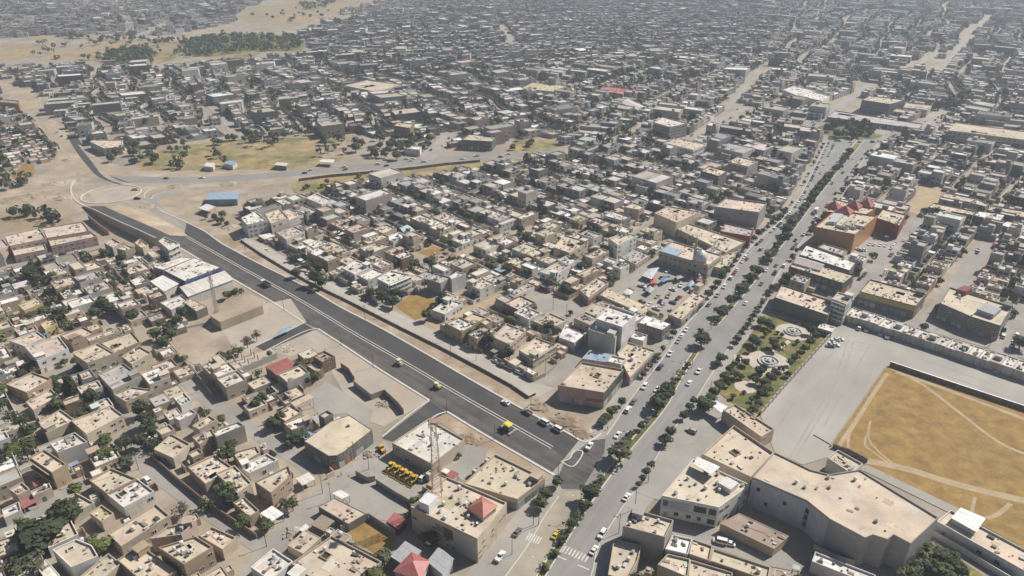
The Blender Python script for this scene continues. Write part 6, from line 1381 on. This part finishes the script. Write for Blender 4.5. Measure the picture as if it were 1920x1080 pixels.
# every other tree of the far town, one mass
FT = MB(); OCT = []
def far_tree(x, y, r, h, tone, n):
    c0 = jit(LEAF[tone], .3, rr); FT.tube((x, y, 0), (x, y, h * .5), .15, .1, 3, 1, (.1, .08, .06), False)
    for _ in range(n):
        d = Vector((rr.gauss(0, 1), rr.gauss(0, 1), rr.gauss(0, 1) + .3)).normalized(); k = rr.uniform(.45, 1.0)
        p = Vector((x + d.x * r * k, y + d.y * r * k, h * .6 + d.z * h * .4 * k)); t = d.orthogonal().normalized(); q = d.cross(t); s = r * rr.uniform(.32, .55); a = rr.uniform(0, 3)
        t, q = t * math.cos(a) + q * math.sin(a), q * math.cos(a) - t * math.sin(a)
        FT.face([p - t * s, p - q * s * .7, p + t * s, p + q * s * .7], 0, c0)
for t in over: far_tree(t[0].x, t[0].y, t[1], t[2], t[4], 34)
for x, y, r in far_y:
    dd = math.hypot(x, y); r *= 1.0 if dd < 600 else 1.35; far_tree(x, y, r, r * rr.uniform(1.5, 2.4) + 1, rr.choice(['dark', 'dark', 'dark', 'mid', 'olive']), 26 if dd < 800 else 14)
def wood(poly, n):
    q = pts(poly); u = [p[0] for p in q]; v = [p[1] for p in q]; c = 0
    while c < n:
        p = Vector((rr.uniform(min(u), max(u)), rr.uniform(min(v), max(v))))
        if inside(p, q): far_tree(p.x, p.y, rr.uniform(3, 6), rr.uniform(6, 11), rr.choice(['dark', 'dark', 'mid']), 16); c += 1
wood('196,102 260,92 290,96 285,120 200,120', 120); wood('345,80 420,66 540,68 570,80 560,96 480,96 390,106 345,104', 330); wood('0,190 30,200 28,230 -20,240', 20); wood('60,82 200,70 340,80 440,86 400,104 250,118 60,112', 70); wood('470,30 600,10 640,20 560,48', 22); wood('560,8 640,0 610,14 570,20', 70); wood('90,70 200,72 330,76 420,72 420,84 300,84', 60)
wood('20,330 60,345 30,360 -30,350', 14); wood('-40,408 60,404 130,410 120,420 40,428', 9); wood('560,262 650,262 648,292 590,296', 10); wood('470,262 560,258 560,275 470,280', 6); wood('265,300 400,290 500,300 500,316 280,318', 10); wood('1060,170 1120,130 1300,110 1330,150 1200,165', 120); wood('640,110 900,120 960,150 760,150', 110); wood('1700,215 1780,190 1860,170 1840,205', 60)
o = link('distant_trees', FT.mesh('distant_trees', [M['leaf_far'], M['bark']])); o['kind'] = 'stuff'; o['label'] = 'mass of trees scattered through the far town'
print('TREES', len(hand), 'far', len(far_y) + len(over))
# ------------------------------------------------------------------ vehicles
def car_parts(kind):
    """body, glass and wheel meshes of one kind of car; x runs forward"""
    L, W, H = dict(saloon=(4.4, 1.75, 1.42), suv=(4.7, 1.9, 1.75), pickup=(5.1, 1.85, 1.75), van=(4.9, 1.9, 2.1))[kind]
    h = L / 2; w = W / 2; b = MB(); g = MB()
    prof = dict(saloon=[(-h, .3), (-h, .82), (-h + .75, .92), (h - 1.35, .92), (h - .1, .74), (h, .3)], suv=[(-h, .35), (-h, 1.0), (-h + .2, 1.05), (h - 1.3, 1.05), (h - .1, .9), (h, .35)],
                pickup=[(-h, .4), (-h, 1.0), (-.35, 1.0), (h - 1.4, 1.02), (h - .1, .88), (h, .4)], van=[(-h, .35), (-h, 1.05), (-h + .1, 1.1), (h - .7, 1.1), (h - .05, .9), (h, .35)])[kind]
    n = len(prof)
    for s in (-1, 1):
        vs = [(x, s * w, z) for x, z in prof]; b.face(vs if s < 0 else vs[::-1])
    for i in range(n):
        (x0, z0), (x1, z1) = prof[i], prof[(i + 1) % n]; b.face([(x0, -w, z0), (x0, w, z0), (x1, w, z1), (x1, -w, z1)][::-1])
    z0 = prof[2][1] - .02
    c0, c1, t0, t1 = dict(saloon=(-h + .55, h - 1.25, -h + 1.15, h - 2.1), suv=(-h + .05, h - 1.2, -h + .3, h - 1.95), pickup=(-.55, h - 1.3, -.3, h - 2.0), van=(-h + .05, h - .6, -h + .2, h - 1.25))[kind]
    wi, wt = w - .06, w - .22
    lo = [(c0, -wi, z0), (c1, -wi, z0), (c1, wi, z0), (c0, wi, z0)]; hi = [(t0, -wt, H - .06), (t1, -wt, H - .06), (t1, wt, H - .06), (t0, wt, H - .06)]
    for i in range(4): j = (i + 1) % 4; g.face([lo[i], lo[j], hi[j], hi[i]])
    b.prism([(x, y) for x, y, z in hi], H - .06, H)
    for i in range(4):                                            # pillars
        a, c = Vector(lo[i]), Vector(hi[i]); b.tube(a, c, .07, .06, 4, cap=False)
    for s in (-1, 1): b.tube(((c0 + c1) / 2, s * wi, z0), ((t0 + t1) / 2, s * wt, H - .06), .07, .06, 4, cap=False)
    if kind == 'pickup':
        for s in (-1, 1): b.box(-h / 2 - .35, s * (w - .08), 1.0, h - .5, .12, .35)
        b.box(-h + .06, 0, 1.0, .1, W - .1, .35)
    wm = MB(); wm.tube((0, -.11, 0), (0, .11, 0), .33, .33, 10)
    return b.mesh('body', M['painted']), g.mesh('glass', M['window_pane']), wm.mesh('wheel', M['tyre']), L, W
CARS = {k: car_parts(k) for k in ('saloon', 'suv', 'pickup', 'van')}
PAINT = dict(white=(.78, .78, .77), silver=(.42, .43, .44), black=(.02, .02, .022), grey=(.16, .165, .17), red=(.34, .035, .03), blue=(.05, .09, .2), yellow=(.72, .5, .06), beige=(.45, .38, .28))
KW = dict(saloon='saloon car', suv='off-road car', pickup='pickup truck', van='minibus')
NCAR = [0]
def car(p, ang, kind, colour, label, group=None, small=False):
    bm_, gm, wm, L, W = CARS[kind]; NCAR[0] += 1
    nm = dict(saloon='car', suv='car', pickup='pickup_truck', van='minibus')[kind]
    o = root(nm, label, dict(saloon='car', suv='car', pickup='pickup truck', van='minibus')[kind], (p[0], p[1], p[2] if len(p) > 2 else .12), ang, group)
    link('body', bm_, o, None, PAINT[colour]); link('glass', gm, o)
    if not small:
        for x in (-L / 2 + .85, L / 2 - .9):
            for y in (-W / 2 + .1, W / 2 - .1): link('wheel', wm, o, (x, y, .33))
    return o
rc_ = random.Random(21); CL = []   # place, angle, kind, colour, where, group
def pick():
    return rc_.choice(['saloon'] * 6 + ['suv'] * 3 + ['pickup'] * 2), rc_.choice(['white'] * 13 + ['silver'] * 2 + ['black', 'grey', 'grey', 'red', 'blue', 'beige'])
def addc(u, v, a, where, kind=None, colour=None, group=None):
    k, c = pick(); CL.append((G(u, v), a + (math.pi if rc_.random() < .5 else 0), kind or k, colour or c, where, group))
def line_of(line, off, v0, v1, step, prob, where, group, side=1):
    for p, d in along(line, step, rc_.uniform(0, 4)):
        u, v = P(p.x, p.y)
        if v0 < v < v1 and rc_.random() < prob:
            q = p + Vector((d.y, -d.x)) * off * side + d * rc_.uniform(-.6, .6); k, c = pick()
            CL.append((q, math.atan2(d.y, d.x) + (math.pi if rc_.random() < .3 else 0), k, c, where, group))
PK = 'parked along the left boulevard kerb'
line_of(BL_L, 1.9, 262, 770, 6.6, .74, PK, 'cars parked along the left boulevard kerb'); line_of(BL_L, 6.6, 262, 470, 8, .4, 'in the left carriageway', 'cars in the left carriageway')
line_of(BL_R, 1.8, 262, 520, 9, .33, 'beside the right boulevard kerb', 'cars beside the right boulevard kerb', -1)
line_of(ML, 2.0, 262, 420, 9, .3, 'beside the boulevard median', 'cars beside the boulevard median', -1)
ab = R(57)
for u, v, k, c in ((1175, 934, 'saloon', 'white'), (1310, 698, 'pickup', 'white'), (1292, 720, 'saloon', 'white'), (1437, 508, 'saloon', 'white'), (1455, 499, 'saloon', 'grey'), (1427, 534, 'saloon', 'grey'), (1398, 570, 'saloon', 'white'), (1491, 452, 'saloon', 'black'), (1400, 487, 'saloon', 'red'), (1526, 402, 'suv', 'grey'), (1470, 500, 'suv', 'white'), (1129, 1004, 'suv', 'white'), (1114, 1034, 'saloon', 'white'), (1043, 1005, 'saloon', 'yellow'), (1560, 345, 'saloon', 'grey'), (1545, 310, 'saloon', 'white'), (1580, 325, 'saloon', 'black'), (1600, 298, 'saloon', 'white'), (1622, 290, 'saloon', 'black'), (1158, 818, 'saloon', 'white'), (1177, 818, 'saloon', 'white'), (1232, 732, 'saloon', 'white')):
    addc(u, v, ab, 'driving on the boulevard', k, c)
CL.append((G(1296, 810), R(140), 'suv', 'silver', 'crossing the service yard', None))
for u, v in ((1611, 617), (1625, 620), (1651, 627), (1664, 633)): addc(u, v, B_DIR + .1, 'parked below the low shop row', None, 'white')
for u, v, c in ((1566, 639, 'white'), (1561, 645, 'white'), (1574, 638, 'white'), (1566, 649, 'white'), (1556, 651, 'grey')): addc(u, v, R(165), 'in the tight cluster at the gravel yard corner', 'saloon', c)
addc(1864, 695, R(70), 'alone by the stained shop wall', 'saloon', 'white')
for u, v, a in ((1630, 459, B_DIR), (1639, 460, B_DIR), (1650, 461, B_DIR), (1660, 462, B_DIR), (1674, 462, B_DIR), (1679, 458, B_DIR), (1672, 467, B_DIR), (1613, 471, A_DIR), (1618, 470, A_DIR), (1609, 469, A_DIR)): addc(u, v, a, 'on the parking beside the orange building', 'saloon')
for u, v in ((1695, 452), (1612, 524), (1620, 517), (1630, 530), (1637, 530), (1726, 426), (1722, 432), (1832, 475), (1833, 470), (1724, 405), (1760, 595), (1670, 480)): addc(u, v, B_DIR, 'on a street right of the boulevard')
for u, v, k, c in ((1600, 566, 'saloon', 'white'), (1616, 572, 'saloon', 'grey'), (1881, 632, 'suv', 'white'), (1905, 632, 'suv', 'white'), (1901, 640, 'saloon', 'white'), (1898, 650, 'suv', 'blue'), (1902, 592, 'suv', 'white')): addc(u, v, B_DIR, 'on the street behind the low shop row', k, c)
for _ in range(26):
    q = pts('1160,556 1196,524 1250,500 1306,520 1262,585 1232,586'); 
    while True:
        u, v = rc_.uniform(1160, 1306), rc_.uniform(500, 588)
        if inside(G(u, v), q) and all((G(u, v) - t[0]).length > 4.6 for t in CL): break
    addc(u, v, rc_.choice([A_DIR, B_DIR, B_DIR + .3]), 'in the scrap parking yard', None, rc_.choice(['white', 'white', 'silver', 'grey', 'black', 'red', 'beige', 'blue']))
for u, v, k, c in ((877, 650, 'saloon', 'white'), (932, 680, 'saloon', 'white'), (940, 686, 'suv', 'grey'), (956, 691, 'saloon', 'white'), (975, 701, 'suv', 'white'), (653, 552, 'saloon', 'black'), (684, 565, 'suv', 'grey'), (500, 470, 'saloon', 'white'), (490, 444, 'saloon', 'white')): addc(u, v, A_DIR + .06, 'on the frontage street', k, c)
for u, v, a, k, c, w in ((276, 902, R(140), 'suv', 'white', 'on the descending lane'), (103, 484, R(20), 'saloon', 'white', 'on the school street'), (118, 478, R(20), 'saloon', 'black', 'on the school street'), (145, 474, R(20), 'saloon', 'white', 'on the school street'), (1366, 1021, R(160), 'saloon', 'white', 'in the dark alley behind the tall grey box'), (1350, 1018, R(160), 'van', 'white', 'in the dark alley behind the tall grey box'), (795, 898, R(60), 'van', 'white', 'beside the row of yellow machines'), (510, 852, R(140), 'saloon', 'black', 'on the upper lane by the corner wall'), (948, 757, R(135), 'saloon', 'white', 'on the fresh asphalt'), (1020, 794, R(137), 'van', 'white', 'at the kerb of the fresh asphalt'), (1045, 807, R(137), 'van', 'white', 'at the kerb of the fresh asphalt'), (1105, 839, R(62), 'pickup', 'white', 'at the mouth of the new road'), (988, 775, R(137), 'pickup', 'grey', 'at the kerb of the fresh asphalt'), (254, 357, R(10), 'pickup', 'beige', 'at the unfinished roundabout'), (258, 374, R(10), 'suv', 'black', 'at the unfinished roundabout'), (78, 282, R(30), 'saloon', 'black', 'on the dirt road'), (108, 248, R(120), 'saloon', 'white', 'on the dirt road'), (116, 256, R(120), 'saloon', 'grey', 'on the dirt road'), (310, 427, R(10), 'suv', 'white', 'at the end of the ramp'), (938, 1046, R(62), 'pickup', 'white', 'on the left boulevard pavement'), (970, 1000, R(62), 'saloon', 'grey', 'on the left boulevard pavement'), (1215, 788, R(60), 'saloon', 'grey', 'beside the boulevard median')): CL.append((G(u, v), a, k, c, w, None))
line_of(XR, 3.4, 262, 345, 34, .6, 'on the cross road', 'cars on the cross road'); line_of(XR, -3.6, 262, 345, 29, .6, 'on the cross road', 'cars on the cross road')
for i in range(26):
    a = i * .2417 + rc_.uniform(-.06, .06); r = rc_.choice([36, 40, 43]); p = RB + Vector((math.cos(a), math.sin(a))) * r; k, c = pick(); CL.append((p, a + 1.57, k, c, 'circling the roundabout garden', 'cars circling the roundabout garden'))
for u0, v0, u1, v1, n, w in ((1287, 266, 1390, 206, 7, 'on the street by the glazed balcony block'), (1720, 250, 1765, 208, 6, 'on the street past the long cream school'), (802, 297, 840, 255, 3, 'on the street by the roadside grove'), (690, 300, 790, 296, 4, 'beside the cross road')):
    for i in range(n):
        t = (i + rc_.random()) / n; g0, g1 = G(u0, v0), G(u1, v1); d = (g1 - g0).normalized(); q = g0.lerp(g1, t) + Vector((d.y, -d.x)) * rc_.choice([-3.5, 3.5]); k, c = pick(); CL.append((q, math.atan2(d.y, d.x), k, c, w, None))
CL = CL[:298]
lab = rank_labels([(t[0], f'{t[3]} {KW[t[2]]}', t[4]) for t in CL])
for t, lb in zip(CL, lab): car(t[0], t[1], t[2], t[3], lb, t[5], small=t[0].length > 520)
# ---- building machines
def machine(name, label, cat, u, v, ang, z=.13):
    g = G(u, v); return root(name, label, cat, (g.x, g.y, z), ang)
def lpart(parent, name, b, m, color=None): return link(name, b.mesh(name, M[m]), parent, None, color)
YEL = (.66, .42, .05); PALE = (.62, .56, .30)
def wheel(parent, x, y, r, w, n=14, m='tyre', z=None):
    b = MB(); b.tube((x, y - w / 2, r if z is None else z), (x, y + w / 2, r if z is None else z), r, r, n); return lpart(parent, 'wheel', b, m)
def roller(label, u, v, ang, tyred):
    o = machine('road_roller', label, 'road roller', u, v, ang)
    b = MB(); b.box(-.2, 0, .8, 3.4, 1.6, .9); b.box(-1.3, 0, 1.7, 1.2, 1.5, .35); lpart(o, 'body', b, 'painted', PALE)
    b = MB(); b.box(.35, 0, 2.7, 1.9, 1.7, .12, bottom=True); lpart(o, 'canopy_roof', b, 'painted', (.72, .68, .5))
    for x in (-.5, 1.2):
        for y in (-.75, .75): b = MB(); b.tube((x, y, 1.6), (x, y, 2.7), .05, .05, 4); lpart(o, 'post', b, 'steel')
    b = MB(); b.box(.3, 0, 1.6, .6, .6, .7); lpart(o, 'seat', b, 'tyre')
    for x in (-1.5, 1.6):
        if tyred:
            for y in (-.62, 0, .62): wheel(o, x, y, .55, .45)
        else: b = MB(); b.tube((x, -.85, .65), (x, .85, .65), .65, .65, 18); lpart(o, 'drum', b, 'steel')
    return o
roller('pale yellow steel-drum roller beside the new road median, farther of the two', 749, 684, A_DIR, False); roller('pale yellow rubber-tyred roller beside the new road median, nearer of the two', 820, 728, A_DIR, True)
o = machine('asphalt_paver', 'asphalt paver with a bright yellow canopy on the new road', 'asphalt paver', 951, 806, A_DIR); REFS.append(('the asphalt paver', G(951, 806)))
b = MB(); b.box(-.4, 0, .5, 3.6, 2.4, 1.1); lpart(o, 'body', b, 'painted', (.1, .1, .1)); b = MB(); b.box(2.4, 0, .5, 1.6, 3.0, .25); b.box(2.4, 1.45, .75, 1.6, .12, .8); b.box(2.4, -1.45, .75, 1.6, .12, .8); lpart(o, 'hopper', b, 'steel')
b = MB(); b.box(-.5, 0, 3.1, 3.4, 2.8, .18, bottom=True); b.box(-.5, 0, 3.28, 2.6, 2.2, .14); lpart(o, 'canopy_roof', b, 'painted', (.80, .66, .08))
for x in (-1.8, .8):
    for y in (-1.2, 1.2): b = MB(); b.tube((x, y, 1.5), (x, y, 3.1), .06, .06, 4); lpart(o, 'post', b, 'steel')
b = MB(); b.box(-2.9, 0, .1, .9, 4.6, .5); lpart(o, 'screed', b, 'steel')
for y in (-1.0, 1.0): b = MB(); b.box(-.2, y, 0, 3.6, .45, .75); lpart(o, 'track', b, 'tyre')
def dump_truck(label, u, v, ang, cab, bed, load=None):
    o = machine('dump_truck', label, 'truck', u, v, ang)
    b = MB(); b.box(2.9, 0, .7, 1.9, 2.4, 2.1, taper=.94); lpart(o, 'cab', b, 'painted', cab); b = MB(); b.box(3.86, 0, 1.75, .06, 2.0, .8); b.box(2.95, 0, 1.8, 1.1, 2.42, .7); lpart(o, 'glass', b, 'window_pane')
    b = MB(); b.box(0, 0, .7, 7.4, 1.1, .3); lpart(o, 'chassis', b, 'machine_grey')
    b = MB(); b.box(-1.1, 0, 1.0, 5.4, 2.4, .15, bottom=True)
    for y in (-1.15, 1.15): b.box(-1.1, y, 1.15, 5.4, .12, 1.2)
    b.box(1.55, 0, 1.15, .12, 2.4, 1.5); b.box(-3.75, 0, 1.15, .12, 2.4, 1.1); lpart(o, 'bed', b, 'painted', bed)
    if load: b = MB(); b.box(-1.1, 0, 1.15, 5.1, 2.1, .75, taper=.6); lpart(o, 'load', b, load)
    for x in (2.7, -1.6, -2.8):
        for y in (-1.05, 1.05): wheel(o, x, y, .5, .4)
    return o
dump_truck('white-cabbed dump truck carrying dark asphalt on the new road', 499, 536, A_DIR, (.75, .75, .74), (.12, .12, .12), 'tyre')
o = dump_truck('white box lorry driving up the boulevard', 1530, 398, R(57), (.75, .75, .74), (.72, .72, .72)); b = MB(); b.box(-1.1, 0, 1.2, 5.2, 2.3, 2.2); lpart(o, 'cargo_box', b, 'painted', (.76, .76, .75))
def loader(label, u, v, ang, seed):
    r = random.Random(seed); o = machine('wheel_loader', label, 'loader', u, v, ang); yl = jit(YEL, .12, r)
    b = MB(); b.box(-1.2, 0, .8, 2.4, 1.5, 1.0, taper=.9); b.box(.9, 0, .7, 1.8, 1.3, .7); lpart(o, 'body', b, 'painted', yl)
    b = MB(); b.box(-.2, 0, 1.5, 1.2, 1.3, 1.4, taper=.9); lpart(o, 'glass', b, 'window_pane'); b = MB(); b.box(-.2, 0, 2.9, 1.4, 1.45, .14, bottom=True); lpart(o, 'cab_roof', b, 'painted', yl)
    for y in (-.45, .45): b = MB(); b.tube((.8, y, 1.4), (2.6, y, .7), .14, .12, 5); lpart(o, 'lift_arm', b, 'painted', yl)
    b = MB(); b.face([(2.5, -1.2, .9), (2.5, 1.2, .9), (2.7, 1.2, .15), (2.7, -1.2, .15)]); b.face([(2.7, -1.2, .15), (2.7, 1.2, .15), (3.5, 1.2, .25), (3.5, -1.2, .25)])
    for y in (-1.2, 1.2): b.face([(2.5, y, .9), (2.7, y, .15), (3.5, y, .25)])
    lpart(o, 'bucket', b, 'painted', (.3, .22, .08))
    for x in (-1.3, 1.1):
        for y in (-.9, .9): wheel(o, x, y, .68, .5)
    return o
for k, (u, v) in enumerate(((733, 880), (744, 886), (755, 892), (765, 898), (776, 904))): loader(f'yellow wheel loader in the row beside the square cream building, {ORD[k]} from the side street', u, v, R(235) + .12 * math.sin(k * 2), k)
o = loader('lone yellow backhoe loader beside the gravel heap', 716, 846, R(120), 9)
b = MB(); b.tube((-2.3, 0, 1.0), (-3.6, 0, 2.9), .16, .13, 5); b.tube((-3.6, 0, 2.9), (-4.7, 0, 1.3), .13, .1, 5); b.box(-4.8, 0, .8, .6, .6, .6); lpart(o, 'digging_arm', b, 'painted', YEL)
o = loader('yellow loader parked behind the cream arched house', 1028, 628, R(30), 12)
# ---- a person on the corner, one continuous body
def person(label, u, v, ang, shirt, trousers):
    g = G(u, v); o = root('person', label, 'person', (g.x, g.y, .16), ang)
    b = MB(); prof = []
    vs = []; 
    me = bpy.data.meshes.new('body')
    J = dict(pel=(0, 0, .95), ch=(0, 0, 1.35), nk=(0, 0, 1.5), hd=(.02, 0, 1.64), tp=(.02, 0, 1.74), ls=(0, .19, 1.4), le=(-.02, .26, 1.12), lh=(.08, .27, .88), rs=(0, -.19, 1.4), re=(-.04, -.27, 1.12), rh=(.1, -.25, .9), lk=(.06, .1, .5), la=(0, .11, .08), lt=(.14, .12, .04), rk=(-.02, -.1, .5), ra=(-.1, -.11, .08), rt=(.05, -.12, .04))
    nm = list(J); E = [('pel', 'ch'), ('ch', 'nk'), ('nk', 'hd'), ('hd', 'tp'), ('ch', 'ls'), ('ls', 'le'), ('le', 'lh'), ('ch', 'rs'), ('rs', 're'), ('re', 'rh'), ('pel', 'lk'), ('lk', 'la'), ('la', 'lt'), ('pel', 'rk'), ('rk', 'ra'), ('ra', 'rt')]
    me.from_pydata([J[k] for k in nm], [(nm.index(a), nm.index(c)) for a, c in E], []); me.materials.append(M['painted'])
    q = link('body', me, o, None, trousers); sk = q.modifiers.new('skin', 'SKIN'); ss = q.modifiers.new('smooth', 'SUBSURF'); ss.levels = 1; ss.render_levels = 1
    R_ = dict(pel=.15, ch=.17, nk=.06, hd=.10, tp=.07, ls=.07, rs=.07, le=.05, re=.05, lh=.04, rh=.04, lk=.075, rk=.075, la=.05, ra=.05, lt=.045, rt=.045)
    lay_ = me.skin_vertices[0].data if me.skin_vertices else None
    if lay_:
        for k, vtx in enumerate(lay_): vtx.radius = (R_[nm[k]],) * 2; vtx.use_root = (k == 0)
    b = MB(); b.lathe(0, 0, [(.19, .92), (.2, 1.1), (.215, 1.35), (.16, 1.46), (.08, 1.5)], 12); lpart(o, 'shirt', b, 'tarp', shirt)
    b = MB(); b.lathe(.02, 0, [(.115, 1.66), (.11, 1.72), (.07, 1.78), (0, 1.79)], 10); lpart(o, 'hair', b, 'tyre')
person('person in dark clothes standing at the kerb corner of the new road', 1139, 806, R(200), (.05, .05, .06), (.04, .04, .05))
person('person in a white shirt walking on the upper lane pavement', 640, 892, R(60), (.6, .6, .6), (.06, .06, .08))
print('CARS', NCAR[0], 'objects', len(bpy.data.objects))
for o in COL.objects:
    l = o.get('label')
    if l and len(l.split()) > 16: print('LONG', len(l.split()), l)
from collections import Counter
for l, n in Counter(o['label'] for o in COL.objects if 'label' in o.keys()).items():
    if n > 1: print('DUP', n, l)
# ------------------------------------------------------------------ the hazy air over the town
b = MB(); b.box(0, 2000, -1, 6000, 4700, CAM_H + 6, bottom=True)
hz = bpy.data.materials.new('haze'); hz.use_nodes = True; hn = hz.node_tree.nodes; hn.clear()
ho = hn.new('ShaderNodeOutputMaterial'); hv = hn.new('ShaderNodeVolumePrincipled')
hv.inputs['Color'].default_value = (.74, .85, 1.0, 1); hv.inputs['Density'].default_value = HAZE_DENSITY; hv.inputs['Anisotropy'].default_value = .2
hz.node_tree.links.new(hv.outputs[0], ho.inputs['Volume'])
o = link('haze', b.mesh('haze', hz)); o['kind'] = 'stuff'
